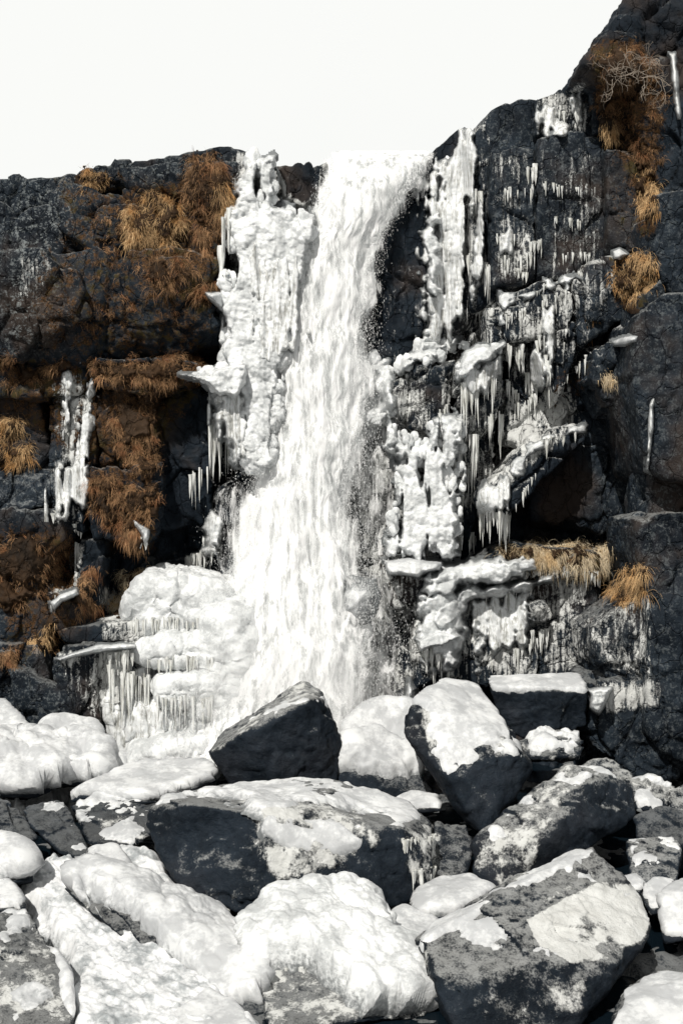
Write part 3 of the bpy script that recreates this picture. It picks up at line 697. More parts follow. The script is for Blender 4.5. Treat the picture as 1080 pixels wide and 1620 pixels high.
def boulder(label, front, seed, back=1.0, snow=None, dust=.5, frost=0., shrink=.72, group='boulders at the foot of the falls', cat='boulder', name='boulder', **kw):
    kw['p'] = max(kw.get('p', 0), 70); kw['chips'] = kw.get('chips', 8) + 5; kw.setdefault('chip', (.90, 1.0)); kw.setdefault('amp', .028)
    R = rock(pts_px(front, back, shrink), seed=seed, **kw); u, v = proj(R.V)
    lowest = R.V[:, 2].min(); org = np.array([R.c[0], R.c[1], lowest])
    t = thing(name, org, label, cat, group)
    mk('stone', R.V, R.F, ROCKB, t, org, attrs={'frost': np.maximum(sample(M_B, u, v), frost), 'dust': np.full(len(R.V), dust * .6), 'lichen': np.full(len(R.V), .03)})
    BV.append(R.V)
    if snow is not None:
        T = snow.get('t', .12); thr = snow.get('thr', .55); ub, vb = proj(R.base)
        nz = R.NB[:, 2] + .13 * fbm(R.base * 2.3 + seed, 3); w = sstep(thr - .2, thr + .2, nz)
        w = w * sstep(-.75, -.35, R.NB[:, 2])
        for pl in snow.get('polys', []): w = np.maximum(w, sstep(-9, 9, polydist(ub, vb, pl) + 5 * perlin(R.base * 6)) * (R.NB[:, 1] < .3))
        for pl in snow.get('bare', []): w = w * (1 - sstep(-10, 10, polydist(ub, vb, pl) + 9 * fbm(R.base * 4, 2)))
        lum = snow.get('lump', 0) * (.5 + .5 * fbm(R.base * 2.2 + 3, 2)) + .014 * fbm(R.base * 5, 3)
        if snow.get('bulb'): lum = lum + snow['bulb'] * lumps(R.base[:, 0] + R.base[:, 1] * .3, R.base[:, 2] + R.base[:, 1] * .5, seed)
        tt = w * (T * .8 + lum) - (1 - w) * .09 + .02 * w
        Vs = R.base + (R.NB * .6 + np.array([0, 0, .4])) * tt[:, None]
        keep = (w[R.F] > .04).any(1)
        if keep.any():
            Vs, Fs, us_ = compact(Vs, R.F, keep); mk(snow.get('name', 'snow_cap'), Vs, Fs, snow.get('mat', SNOW), t, org, attrs={'thk': w[us_] * snow.get('thk', 1.)})
    return t

boulder('big dark wedge-shaped boulder with a bare black front, alone in front of the falls', [(328,1192,21.2),(400,1150,20.9),(492,1108,21.1),(522,1128,21.4),(348,1165,22.4),(480,1074,22.7),(508,1090,22.4),(352,1238,21.3),(440,1244,21.2),(527,1240,21.4),(545,1182,21.7)], 101, back=1.4, chips=5, snow=dict(t=.04, thr=.93, polys=[[(395,1140),(450,1108),(500,1105),(512,1095),(518,1118),(470,1112),(420,1135)]], bare=[[(420,1110),(480,1072),(505,1092),(455,1105)]]), dust=.8)
boulder('dark boulder under a smooth snow dome, right of the wedge-shaped boulder', [(525,1238,21.6),(545,1178,21.9),(595,1162,22.2),(650,1195,22),(690,1262,21.4),(600,1266,21.2)], 102, snow=dict(t=.22, thr=.15, lump=.08, polys=[[(540,1180),(590,1155),(650,1190),(655,1215),(600,1228),(540,1215)]], bare=[[(510,1224),(570,1222),(600,1232),(660,1222),(710,1230),(710,1290),(510,1290)]]), amp=.02)
boulder('boulder buried under a round white snow mound, behind the snow-domed boulder', [(550,1170,23),(588,1124,23.4),(652,1124,23.4),(662,1195,23),(556,1205,23)], 103, snow=dict(t=.25, thr=-.3, lump=.1), amp=.02)
boulder('large tilted boulder with a broad snowy upper face and black underside, leaning right of centre', [(636,1150,20.6),(660,1104,20.8),(702,1080,21.8),(757,1084,21.9),(790,1135,21.4),(850,1222,20.4),(770,1322,19.6),(738,1308,19.7),(692,1240,20.0),(700,1234,19.7),(818,1192,20.1)], 104, back=1.3, chips=6, snow=dict(t=.06, thr=.62, polys=[[(668,1105),(702,1084),(752,1088),(775,1140),(800,1180),(760,1190),(710,1215),(690,1180)]]), dust=.9, dent=.05)
boulder('flat-topped dark block with an even slab of snow, behind the tilted boulder', [(773,1078,23.2),(915,1072,23.2),(926,1098,22.6),(778,1094,22.5),(927,1148,22.7),(830,1170,22.7),(788,1142,22.6)], 105, p=36, chips=4, snow=dict(t=.10, thr=.5))
boulder('round-backed boulder frosted on its left and dark on its right side', [(900,1204,20),(948,1212,19.8),(1000,1248,19.7),(1005,1292,19.4),(870,1374,18.6),(800,1412,18.2),(757,1400,18.2),(740,1358,18.5),(800,1282,19.2),(938,1230,19.2),(862,1332,18.4)], 106, back=1.3, snow=dict(t=.04, thr=.93, polys=[[(910,1202),(945,1205),(975,1228),(945,1226)],[(765,1305),(790,1300),(800,1325),(775,1335)]]), dust=.8)
boulder('biggest foreground boulder with a pale frosted right face and snow along its top edge', [(646,1508,15.2),(690,1460,15.8),(800,1410,16.2),(935,1337,16.8),(982,1388,16.2),(1033,1442,15.6),(1025,1482,15.2),(935,1562,14.4),(905,1650,14),(730,1660,14),(664,1564,14.8),(676,1496,14.9),(808,1422,15.75),(938,1347,16.3),(700,1560,14.3)], 107, sub=7, back=1.6, snow=dict(t=.04, thr=.9, polys=[[(646,1505),(690,1452),(800,1402),(930,1330),(945,1342),(808,1424),(705,1478),(660,1520)]]), dust=.7, amp=.03)
boulder('pale frosted boulder in the bottom right corner', [(965,1605,13.9),(985,1572,14.2),(1040,1542,14.6),(1120,1540,14.4),(1120,1650,13.2),(960,1650,13.2)], 108, snow=dict(t=.03, thr=.8), frost=.5)
boulder('snow-covered boulder at the right edge, right of the biggest foreground boulder', [(1040,1424,16.5),(1078,1398,17),(1140,1400,16.8),(1140,1480,16),(1050,1494,16)], 109, snow=dict(t=.08, thr=.3), frost=.4)
boulder('small angular pale stone beside the right tip of the biggest boulder', [(1012,1414,17.2),(1038,1390,17.5),(1064,1396,17.4),(1070,1445,16.8),(1030,1448,16.8)], 110, sub=5, snow=dict(t=.03, thr=.5), frost=.5)
boulder('smallest snow-topped stone behind the right corner of the biggest boulder', [(984,1394,17.6),(1005,1388,17.8),(1020,1404,17.5),(1010,1420,17.3),(990,1416,17.3)], 111, sub=5, snow=dict(t=.05, thr=.3))
boulder('dark squarish boulder with a thin pale rim, at the right edge behind the foreground', [(990,1332,18.8),(1065,1327,18.8),(1078,1347,18.4),(1070,1398,18),(1000,1402,18)], 112, snow=dict(t=.03, thr=.8), dust=.7)
boulder('lumpy frost-speckled stone above the round-backed boulder', [(925,1212,20.9),(960,1202,21.1),(1000,1225,20.7),(1000,1262,20.3),(940,1252,20.3)], 113, sub=5, dust=1., amp=.07)
boulder('rough stone with icy crust at the foot of the right cliff', [(992,1236,20.2),(1030,1230,20.4),(1062,1247,20.2),(1052,1288,19.6),(1000,1284,19.6)], 114, sub=5, dust=1., amp=.07, snow=dict(t=.03, thr=.75))
boulder('stone with a snowy top cut by the right edge, at the foot of the cliff', [(1060,1248,20),(1130,1242,20),(1130,1305,19.5),(1062,1292,19.5)], 115, sub=5, dust=1., amp=.06)
boulder('dark boulder lying in the shade between the round-backed boulder and the right edge', [(1000,1290,19.4),(1040,1275,19.6),(1100,1290,19.4),(1100,1345,18.8),(1010,1345,18.8)], 116, sub=5, dust=.3)
boulder('very wide dark slab in the middle with snow on top and down its face', [(232,1294,17.9),(262,1266,18.4),(300,1250,19.4),(430,1243,19.8),(600,1258,19.7),(690,1288,19.2),(697,1332,18.4),(692,1402,17.9),(600,1442,17.3),(450,1454,17.1),(300,1430,17.3),(250,1367,17.6),(280,1284,17.7),(400,1290,17.5),(560,1322,17.5),(645,1312,17.8)], 117, sub=7, back=1.6, snow=dict(t=.05, thr=.86, lump=.03, thk=.8, polys=[[(420,1290),(540,1300),(580,1335),(520,1358),(450,1345),(415,1315)],[(270,1262),(300,1248),(430,1240),(600,1252),(690,1288),(560,1285),(400,1262),(290,1272)]], bare=[[(240,1285),(300,1262),(390,1262),(385,1300),(240,1330)],[(470,1272),(560,1280),(610,1300),(600,1318),(560,1292),(480,1292)]]), dust=.6, amp=.04, dent=.12)
boulder('wet black rock with ice trickles at the right end of the wide slab', [(690,1302,19.2),(735,1310,19.4),(750,1342,19),(736,1398,18.4),(690,1412,18.2)], 118, sub=5, frost=.35)
boulder('broad ice-coated mound in the foreground, lumpy and white with a grey flank', [(395,1495,16),(450,1448,16.4),(540,1438,16.6),(610,1460,16.4),(640,1525,15.6),(690,1605,14.6),(600,1612,14.3),(430,1640,14.2),(408,1565,15)], 119, sub=7, back=1.5, snow=dict(name='ice_coat', mat=ICE, t=.06, thr=.35, bulb=1., polys=[[(400,1490),(540,1432),(640,1480),(690,1600),(600,1600),(520,1560),(430,1540)]], bare=[[(410,1535),(480,1530),(540,1570),(610,1640),(400,1640)],[(600,1462),(645,1480),(660,1530),(620,1500)]]), frost=.4, group='ice and snow mounds in the foreground')
boulder('dark rock with a snow dome between the icy mound and the biggest boulder', [(592,1492,16.4),(640,1444,17),(690,1464,16.8),(692,1522,16),(655,1572,15.6),(600,1532,15.8)], 120, snow=dict(t=.14, thr=.45, polys=[[(598,1490),(635,1440),(685,1460),(670,1485),(620,1495)]]))
boulder('low stone under thick smooth snow, just behind the biggest foreground boulder', [(655,1428,17.6),(700,1404,18),(745,1400,18),(780,1424,17.6),(720,1456,17),(665,1456,17)], 121, snow=dict(t=.16, thr=.0, lump=.05))
boulder('bare dark stone cut by the left edge of the picture', [(-70,1280,19.5),(0,1266,19.6),(35,1287,19.4),(63,1327,18.8),(30,1348,18.4),(-70,1362,18.4)], 122, dust=.3)
boulder('dark stone with an icy rim, second from the left edge', [(38,1274,20),(100,1264,20),(125,1312,19.2),(138,1363,18.6),(95,1350,18.6),(45,1304,19.2)], 123, snow=dict(t=.04, thr=.97), dust=.25)
boulder('speckled dark stone under the snowfield, left of the wide slab', [(112,1276,20.2),(190,1249,20.8),(258,1254,20.6),(245,1314,19.4),(200,1344,18.8),(140,1334,19)], 124, snow=dict(t=.10, thr=.97, polys=[[(110,1262),(190,1243),(262,1243),(250,1262),(190,1262),(125,1280)]]), frost=.2, amp=.05, dust=.2)
boulder('large frost-grey rock filling the bottom left corner', [(-90,1445,15.6),(40,1440,16),(75,1484,15.4),(114,1545,14.6),(124,1650,13.6),(-90,1670,13.4)], 125, back=1.6, snow=dict(t=.05, thr=.98, polys=[[(-40,1432),(40,1436),(70,1462),(30,1450),(-40,1450)],[(40,1436),(60,1450),(115,1530),(125,1620),(105,1600),(90,1530)]]), frost=.35, amp=.05)
boulder('long snow-covered ridge of rock running down beside the rushing stream', [(90,1398,17.2),(150,1382,17.4),(320,1448,17),(362,1486,16.6),(420,1530,15.8),(412,1610,14.8),(370,1620,14.7),(250,1525,15.6),(150,1450,16.4)], 126, sub=7, snow=dict(t=.07, thr=.45, lump=.08, bulb=.5, polys=[[(100,1385),(150,1375),(330,1450),(415,1530),(410,1600),(360,1560),(300,1500),(200,1440)]], bare=[[(140,1425),(200,1445),(320,1570),(300,1600),(240,1570),(170,1490)]]), frost=.25, group='ice and snow mounds in the foreground')
boulder('snow-capped boulder with a grey flank cut by the left edge, below the cliff', [(-40,1124,23.5),(5,1112,23.8),(48,1158,23),(40,1190,22.6),(-40,1195,22.6)], 127, sub=5, snow=dict(t=.12, thr=.45), frost=.4)
boulder('squat snow-draped boulder at the foot of the left cliff', [(62,1170,23.2),(80,1148,23.5),(150,1150,23.5),(165,1190,22.8),(140,1215,22.4),(60,1205,22.4)], 128, sub=6, snow=dict(t=.18, thr=-.1, lump=.1))
boulder('big round snow pillow at the left edge of the pool', [(-40,1200,22.4),(20,1185,22.8),(95,1200,22.5),(112,1238,21.8),(50,1262,21.4),(-40,1262,21.4)], 129, sub=6, snow=dict(t=.2, thr=-.6, lump=.15, bulb=.7), group='ice and snow mounds in the foreground')
boulder('round snow pillow between the draped boulder and the pool', [(75,1200,22.4),(120,1186,22.7),(160,1205,22.3),(155,1240,21.7),(90,1245,21.7)], 130, sub=6, snow=dict(t=.2, thr=-.6, lump=.12, bulb=.6), group='ice and snow mounds in the foreground')
boulder('long low snowdrift stretching to the left foot of the wedge-shaped boulder', [(105,1268,20.8),(200,1224,21.8),(320,1212,22.2),(348,1236,21.4),(300,1252,20.8),(200,1272,20.4)], 131, sub=6, snow=dict(t=.14, thr=-.3, lump=.08), group='ice and snow mounds in the foreground')
boulder('snow-topped stone at the bottom edge beside the stream', [(285,1610,14),(330,1580,14.4),(370,1596,14.2),(388,1650,13.5),(275,1650,13.5)], 132, sub=6, snow=dict(t=.1, thr=.2), frost=.5)
boulder('small half-iced stone in the stream under the speckled stone', [(138,1350,18.2),(180,1340,18.4),(212,1372,17.8),(190,1400,17.3),(150,1390,17.4)], 133, sub=5, snow=dict(t=.06, thr=.5), frost=.5)
boulder('snow hump at the left edge above the bottom left rock', [(-50,1366,17.8),(0,1352,18),(45,1370,17.6),(48,1396,17.2),(-50,1410,17)], 134, sub=5, snow=dict(t=.12, thr=.0, bulb=.6), group='ice and snow mounds in the foreground')
boulder('icy brown stone at the left edge between snow hump and corner rock', [(-50,1398,17.2),(15,1396,17.2),(38,1445,16.4),(-50,1450,16.3)], 135, sub=5, frost=.5, snow=dict(t=.05, thr=.6))
boulder('snow-dusted ledge stone tucked between the domed boulder and the wide slab', [(625,1268,20.6),(650,1256,20.8),(692,1262,20.6),(700,1285,20.2),(630,1288,20.2)], 136, sub=5, snow=dict(t=.06, thr=.6), dust=.9)
boulder('flat stone with jagged ice under the flat-topped block', [(828,1175,22.3),(870,1166,22.5),(918,1172,22.3),(912,1198,21.8),(834,1200,21.8)], 137, sub=5, amp=.14, dent=.12, snow=dict(t=.04, thr=.85, bulb=.4, polys=[[(838,1174),(870,1170),(866,1188),(842,1190)],[(880,1172),(908,1168),(912,1184),(886,1186)]]), frost=.45)

stream_poly = [(30,1355),(120,1375),(230,1460),(330,1540),(430,1625),(520,1660),(90,1660),(105,1560),(70,1480),(20,1420)]
o = sheet('stream', stream_poly, lambda u, v: 18.55 - (v - 1350) * .0168, FOAM, flow=True, th=.10, seed=5, hs=.55, soft=30, rag=14, big=.7, step=1.8); tag(o, kind='structure')
o = sheet('stream', [(40,1352),(120,1335),(215,1322),(262,1360),(300,1405),(322,1462),(230,1440),(150,1400),(60,1400)], lambda u, v: 18.75 - (v - 1330) * .014, FOAM, flow=True, th=.05, seed=6, hs=.5, soft=22, rag=14); tag(o, kind='structure')

# ------------------------------------------------------------------ waterfall
fl_v = [236,250,300,350,400,450,500,550,600,700,760,800,900,1000,1100,1215]
fl_l = [540,525,505,485,462,450,440,424,420,424,402,388,372,352,325,275]
fl_r = [672,676,645,612,592,582,574,574,582,566,552,548,562,580,565,545]
fl_y = [26.6,26.3,26.1,26.0,25.9,25.8,25.7,25.6,25.5,25.3,25.2,25.1,24.9,24.6,24.2,23.6]
def fall_layer(seed, inner, ext, dy, name, parent, org, dmax=1.0):
    v = np.concatenate([[236] * 6, np.arange(238, 1216, 3.0)]); back = np.concatenate([[6, 4, 2.5, 1.4, .7, .3], np.zeros(len(v) - 6)])
    s = np.linspace(-ext, 1 + ext, 110); Sg, Vg = np.meshgrid(s, v, indexing='ij'); l = np.interp(Vg, fl_v, fl_l); r = np.interp(Vg, fl_v, fl_r)
    l = l + inner * (r - l); r = r - inner * (r - l); Y = np.interp(Vg, fl_v, fl_y) + dy
    U = l + Sg * (r - l); x, z = (U - 540) / F * Y, (810 - Vg) / F * Y
    q = np.stack([x, 0 * x, z], -1).reshape(-1, 3) + seed
    U = U + 14 * fbm(q * np.array([1, 1, 1.1]), 3).reshape(U.shape) * sstep(230, 300, Vg)
    # a falling body of water bulges out in the middle and is torn into lobes
    hh = .22 * np.sin(np.clip(Sg, 0, 1) * math.pi) + .10 * fbm(q * np.array([2.2, 1, .8]), 3).reshape(U.shape) + .025 * fbm(q * np.array([8, 1, 1.6]), 3).reshape(U.shape) + .18 * lumps(x, z * .5, seed)
    Y = np.minimum(Y, dsample(DM4, U, Vg) - .12 + 1.2 * sstep(300, 240, Vg)) - hh * sstep(232, 300, Vg); Y[:, :6] += back[:6]
    V3 = np.stack([(U - 540) / F * np.where(np.arange(len(v))[None] < 6, np.interp(236, fl_v, fl_y) + dy, Y), Y, (810 - Vg) / F * np.where(np.arange(len(v))[None] < 6, np.interp(236, fl_v, fl_y) + dy, Y)], -1)
    e = np.minimum(Sg + ext, 1 + ext - Sg); dn = dmax * sstep(0, ext * 1.25 + .05, e)
    n0, n1 = U.shape; idx = np.arange(n0 * n1).reshape(n0, n1); Q = np.stack([idx[:-1, :-1], idx[:-1, 1:], idx[1:, 1:], idx[1:, :-1]], 2).reshape(-1, 4)
    return mk(name, V3.reshape(-1, 3), Q, WATER, parent, org, attrs={'dens': dn.ravel()})
org = P(420, 1205, 24.2)
falls = thing('waterfall', org, 'white rushing waterfall plunging over the dark cliff into the boulders', 'waterfall')
fall_layer(1.5, .03, .22, .15, 'water_sheet', falls, org, 1.0)
fall_layer(7.2, .07, .18, -.1, 'water_sheet', falls, org, .92)
fall_layer(13.7, .12, .20, -.35, 'water_sheet', falls, org, .62)
def veil(poly, dens, seed, off, parent, org, soft=30, name='water_veil'):
    us = [q[0] for q in poly]; vs = [q[1] for q in poly]; U, Vg = np.meshgrid(np.arange(min(us) - 10, max(us) + 10, 3.), np.arange(min(vs) - 10, max(vs) + 10, 3.), indexing='ij')
    Y = dsample(DM4, U, Vg) - off; x, z = (U - 540) / F * Y, (810 - Vg) / F * Y; q = np.stack([x, 0 * x, z], -1).reshape(-1, 3) + seed
    Y = Y - .08 * fbm(q * np.array([3, 1, .8]), 4).reshape(U.shape); sd_ = polydist(U, Vg, poly) + 10 * fbm(q * 2, 2).reshape(U.shape); dn = dens * sstep(-5, soft, sd_)
    idx = np.arange(U.size).reshape(U.shape); Q = np.stack([idx[:-1, :-1], idx[:-1, 1:], idx[1:, 1:], idx[1:, :-1]], 2).reshape(-1, 4); ok = (sd_.ravel()[Q] > -8).all(1)
    V3, Q, used = compact(np.stack([x, Y, z], -1).reshape(-1, 3), Q, ok); return mk(name, V3, Q, WATER, parent, org, attrs={'dens': dn.ravel()[used]})
veil([(560,560),(640,560),(650,700),(620,900),(560,900),(545,700)], .50, 3, .2, falls, org)
veil([(540,880),(640,900),(640,1110),(560,1130),(500,1100)], .54, 4, .3, falls, org)
veil([(330,760),(420,740),(420,950),(330,950)], .42, 5, .25, falls, org)
veil([(676,235),(750,190),(760,230),(745,420),(700,540),(655,540),(672,400),(665,300)], .62, 6, .12, falls, org, name='side_veil')
veil([(640,270),(690,235),(690,300),(640,330)], .8, 8, .2, falls, org, 20, name='side_veil')
veil([(590,330),(665,290),(675,520),(590,560)], .10, 9, .15, falls, org)
def drops(n, seed):
    rs = np.random.RandomState(seed); v = 250 + 960 * rs.rand(n) ** .9; l = np.interp(v, fl_v, fl_l); r = np.interp(v, fl_v, fl_r)
    side = rs.rand(n); w = r - l; g = np.abs(rs.normal(0, 1, n)); sp = 12 + 34 * sstep(300, 1200, v)
    u = np.where(side < .3, l + 12 - g * sp * .8, np.where(side < .75, r - 12 + g * sp, l + w * rs.rand(n)))
    Y = np.interp(v, fl_v, fl_y) - .35 - .6 * rs.rand(n) * sstep(300, 900, v); c = np.stack([(u - 540) / F * Y, Y, (810 - v) / F * Y], 1)
    r0 = .0016 + .0035 * rs.rand(n) ** 3; el = rs.uniform(2, 7, n); o6 = np.array([[1,0,0],[0,1,0],[-1,0,0],[0,-1,0],[0,0,1],[0,0,-1]], float)
    V = c[:, None] + o6[None] * np.stack([r0, r0, r0 * el], 1)[:, None]; f = np.array([[0,1,4],[1,2,4],[2,3,4],[3,0,4],[1,0,5],[2,1,5],[3,2,5],[0,3,5]])
    return V.reshape(-1, 3), (np.arange(n)[:, None, None] * 6 + f[None]).reshape(-1, 3)
V, Q = drops(48000, 5); tag(mk('spray', V, Q, DROP, falls, org), kind='stuff')

# ------------------------------------------------------------------ ice on the cliff
LW = ((240, 300, 500, 740), (25.75, 25.6, 25.4, 25.0))
ice('ice_column', 'tall bulging white ice column along the left edge of the waterfall', 'ice', [
 ('ice_crust','lump',[(356,335),(392,248),(436,246),(440,318),(480,338),(508,320),(500,370),(470,470),(455,560),(440,742),(380,742),(350,600)],.10,{'soft':10,'rag':12,'ya':LW,'holes':1.}),
 ('ice_sheet','flute',[(395,380),(460,400),(480,540),(430,590),(398,570)],.12,{'off':.22,'rag':14,'ya':LW}),
], [([(350,350),(364,330)],7,40,130,{'w':4,'off':.5}), ([(405,560),(450,480)],14,20,60,{'off':1.8}), ([(405,420),(455,430)],26,30,110,{'off':1.7}), ([(400,340),(480,370)],24,20,70,{'off':1.6})],
 bulb=[([(360,335),(392,320),(412,400),(408,560),(395,600),(352,595),(350,480),(356,420)],42,.08,.22,.12,{'ya':LW}), ([(392,255),(434,252),(440,330),(485,335),(495,350),(470,430),(440,420),(380,340)],60,.06,.17,.12,{'ya':LW}), ([(440,400),(470,400),(458,560),(438,600),(430,500)],30,.08,.2,.22,{'ya':LW}), ([(385,560),(428,540),(440,640),(430,735),(388,735),(376,650)],60,.08,.22,.2,{'ya':LW})])
ice('ice_shelf', 'white ice shelf jutting left from the waterfall with a long fringe of icicles', 'ice', [
 ('ice_ledge','lump',[(286,592),(300,588),(330,590),(345,575),(392,572),(396,608),(372,632),(345,630),(322,612)],.25,{'soft':10,'rag':6,'ya':((570,760),(24.95,24.7))}),
 ('ice_fringe','flute',[(336,615),(392,600),(390,720),(376,745),(352,690),(338,680)],.12,{'rag':10,'ya':((570,760),(24.95,24.75))}),
], [([(330,625),(345,655)],20,60,140,{'off':1.1,'w':3}), ([(345,690),(386,700)],24,30,80,{'off':1.15}), ([(300,748),(330,735)],8,25,75,{'off':.5})], bulb=[([(290,582),(335,580),(390,572),(392,604),(345,622),(325,606)],46,.05,.14,.0,{'ya':((570,760),(24.8,24.7)),'sq':.9})])
ice('ice_patch', 'small pale ice spur halfway up, left of the tall ice column', 'ice', [
 ('ice_ledge','lump',[(316,455),(335,462),(352,458),(362,480),(360,505),(345,488),(325,470)],.35,{'soft':8,'rag':3}),
 ('ice_sheet','flute',[(348,495),(364,490),(366,585),(350,585)],.15,{'soft':8,'rag':3})],
 [([(350,390),(352,395)],4,60,80,{'w':5,'off':.2}), ([(348,500),(362,510)],7,30,70,{})])
ice('ice_bulbs', 'row of greyish ice bulbs low on the waterfall, at its right side', 'ice', [
 ('ice_bulge','lump',[(562,560),(612,568),(628,640),(610,665),(570,700),(548,650)],.18,{}),
 ('ice_bulge','lump',[(560,640),(622,640),(625,670),(580,690)],.20,{})], [], bulb=[([(556,560),(612,566),(628,640),(605,690),(560,700),(545,640)],50,.08,.18,.15)])
ice('ice_dome', 'smooth white ice dome in the spray below the bulbs', 'ice', [
 ('ice_bulge','snow',[(532,940),(552,914),(592,918),(602,945),(585,985),(560,990),(535,972)],.45,{'soft':34,'rag':3,'ya':((900,1000),(24.5,24.4))})], [])
ice('ice_shelf', 'white frozen shelf with straight icicle curtain on the right cliff', 'ice', [
 ('ice_ledge','lump',[(718,590),(735,560),(770,540),(798,545),(792,560),(755,585),(722,605)],.08,{'soft':8,'rag':10,'off':.12}),
 ('ice_fringe','flute',[(722,585),(792,560),(790,600),(760,632),(728,620)],.22,{'rag':8})],
 [([(724,610),(785,595)],34,30,95,{'off':.3}), ([(700,690),(760,690)],22,20,90,{'off':.2}), ([(690,655),(710,640)],8,20,70,{})], bulb=[([(716,600),(735,562),(770,544),(800,548),(785,566),(740,590)],30,.05,.12,.12,{'sq':.8})])
ice('ice_column', 'lumpy white ice column right of the waterfall, between dark rocks', 'ice', [
 ('ice_bulge','lump',[(628,562),(662,542),(720,530),(735,545),(700,565),(655,575),(632,590)],.30,{'soft':10}),
 ('ice_bulge','lump',[(612,650),(640,690),(668,700),(700,650),(732,635),(738,700),(726,790),(726,885),(690,895),(606,888),(618,800),(626,740),(614,700)],.12,{'soft':16,'rag':18,'holes':1.2,'ya':((640,900),(25.25,24.85))}),
 ('ice_sheet','flute',[(672,252),(738,214),(755,262),(748,420),(715,540),(668,545),(676,400),(668,310)],.08,{'rag':26,'off':.05}),
 ('ice_crust','lump',[(668,330),(700,330),(705,420),(690,470),(668,460)],.14,{'rag':16,'off':.05}),
 ('ice_sheet','flute',[(680,700),(735,690),(730,850),(690,870)],.12,{})],
 [([(690,780),(735,760)],18,20,70,{}), ([(640,700),(690,720)],10,15,50,{})], bulb=[([(612,660),(650,690),(700,660),(735,650),(735,760),(722,880),(610,880),(628,740)],120,.05,.15,.04,{'ya':((640,900),(25.25,24.85))}), ([(628,565),(662,545),(735,535),(700,565),(632,590)],30,.06,.14,.08)])
ice('ice_steps', 'stepped white ice ledges over dark rock at the foot of the right cliff', 'ice', [
 ('ice_ledge','lump',[(606,885),(640,878),(700,888),(698,905),(660,915),(612,912)],.35,{'soft':8,'rag':4,'mat':SNOW}),
 ('ice_ledge','lump',[(672,915),(700,888),(760,878),(845,880),(850,900),(800,926),(740,926),(690,950),(665,960)],.24,{'soft':12,'rag':12}),
 ('ice_ledge','lump',[(672,985),(700,948),(740,926),(800,922),(875,908),(878,920),(800,946),(745,960),(700,1000)],.26,{'soft':10,'rag':8}),
 ('ice_ledge','lump',[(655,1010),(690,995),(735,1000),(738,1012),(700,1025),(662,1035)],.35,{'soft':8,'rag':4}),
 ('ice_crust','lump',[(655,940),(735,930),(745,1010),(730,1060),(665,1060)],.14,{'rag':22,'soft':18}),
 ('ice_sheet','flute',[(735,945),(845,930),(840,1000),(770,1060)],.08,{'rag':16})],
 [([(690,940),(800,930)],26,15,50,{'off':.25}), ([(800,935),(870,920)],18,15,45,{'off':.25}), ([(670,1030),(735,1010)],20,15,50,{'off':.3}), ([(840,1000),(870,995)],10,20,45,{'off':.2}), ([(880,900),(955,905)],14,10,40,{'off':.1})])
ice('icicle_cluster', 'rows of fine icicles on the dark wall under the stepped ice ledges', 'ice', [], [([(745,990),(840,960)],26,15,50,{}), ([(680,1060),(760,1040)],20,15,45,{}), ([(770,1050),(850,1010)],20,15,50,{}), ([(900,960),(950,940)],10,10,40,{})])
ice('icicle_cluster', 'icicle rows dripping between the lumpy ice column and the slanting ridge', 'ice', [], [([(700,760),(750,740)],16,20,80,{}), ([(700,850),(752,845)],20,15,60,{}), ([(770,660),(800,650)],12,20,80,{}), ([(690,700),(730,720)],14,20,60,{})])
ice('ice_steps', 'big white ice terraces with icicle fringes left of the waterfall base', 'ice', [],
 [([(200,980),(350,980)],50,15,50,{'off':-.05,'dm':1}), ([(224,1042),(340,1040)],40,15,45,{'off':-.05,'dm':1}), ([(175,1060),(235,1070)],26,40,110,{'off':.1,'dm':1}), ([(245,1104),(335,1102)],36,25,90,{'off':-.05,'dm':1})],
 blobs=[([(192,980),(203,945),(225,920),(255,935),(278,948),(330,928),(362,945),(366,985),(300,990),(210,988)],24.35,1.8,1.3,{'p':14}),
  ([(214,1036),(250,1014),(330,1010),(352,1024),(340,1048),(228,1050)],24.0,1.4,1.1,{'p':14}),
  ([(206,1020),(345,980),(345,1130),(212,1150)],24.75,1.4,.12,{'flute':1.3,'mtl':SHEET}),
  ([(240,1088),(300,1074),(348,1076),(340,1108),(250,1112)],23.8,1.3,1.1,{'p':14}),
  ([(196,1110),(340,1100),(330,1225),(200,1220)],24.15,1.4,.12,{'flute':1.6,'mtl':SHEET}),
  ([(215,1190),(330,1170),(350,1222),(200,1230)],23.6,1.4,1.2,{'p':10}),
  ([(330,955),(385,955),(396,1040),(370,1130),(345,1215),(305,1222),(318,1120),(345,1040)],23.9,1.5,1.4),
  ([(168,1068),(220,1050),(222,1190),(178,1195)],24.3,1.2,.1,{'flute':1.4,'mtl':SHEET})])
ice('ice_ledge', 'thin white icy slab edge above the triangular block, left of the terraces', 'ice', [
 ('ice_ledge','lump',[(86,1042),(120,1028),(160,1018),(218,1016),(218,1028),(150,1034),(95,1048)],.12,{'soft':6,'rag':3})],
 [([(170,1035),(215,1030)],16,15,45,{'off':.25}), ([(172,1050),(178,1060)],5,50,90,{'off':.25})])
ice('ice_ledge', 'small ice cap on a square block low on the left cliff', 'ice', [
 ('ice_ledge','lump',[(78,952),(95,938),(122,930),(125,940),(100,952),(84,968)],.22,{'soft':6,'rag':3})], [([(80,945),(100,930)],9,15,50,{'off':.2})])
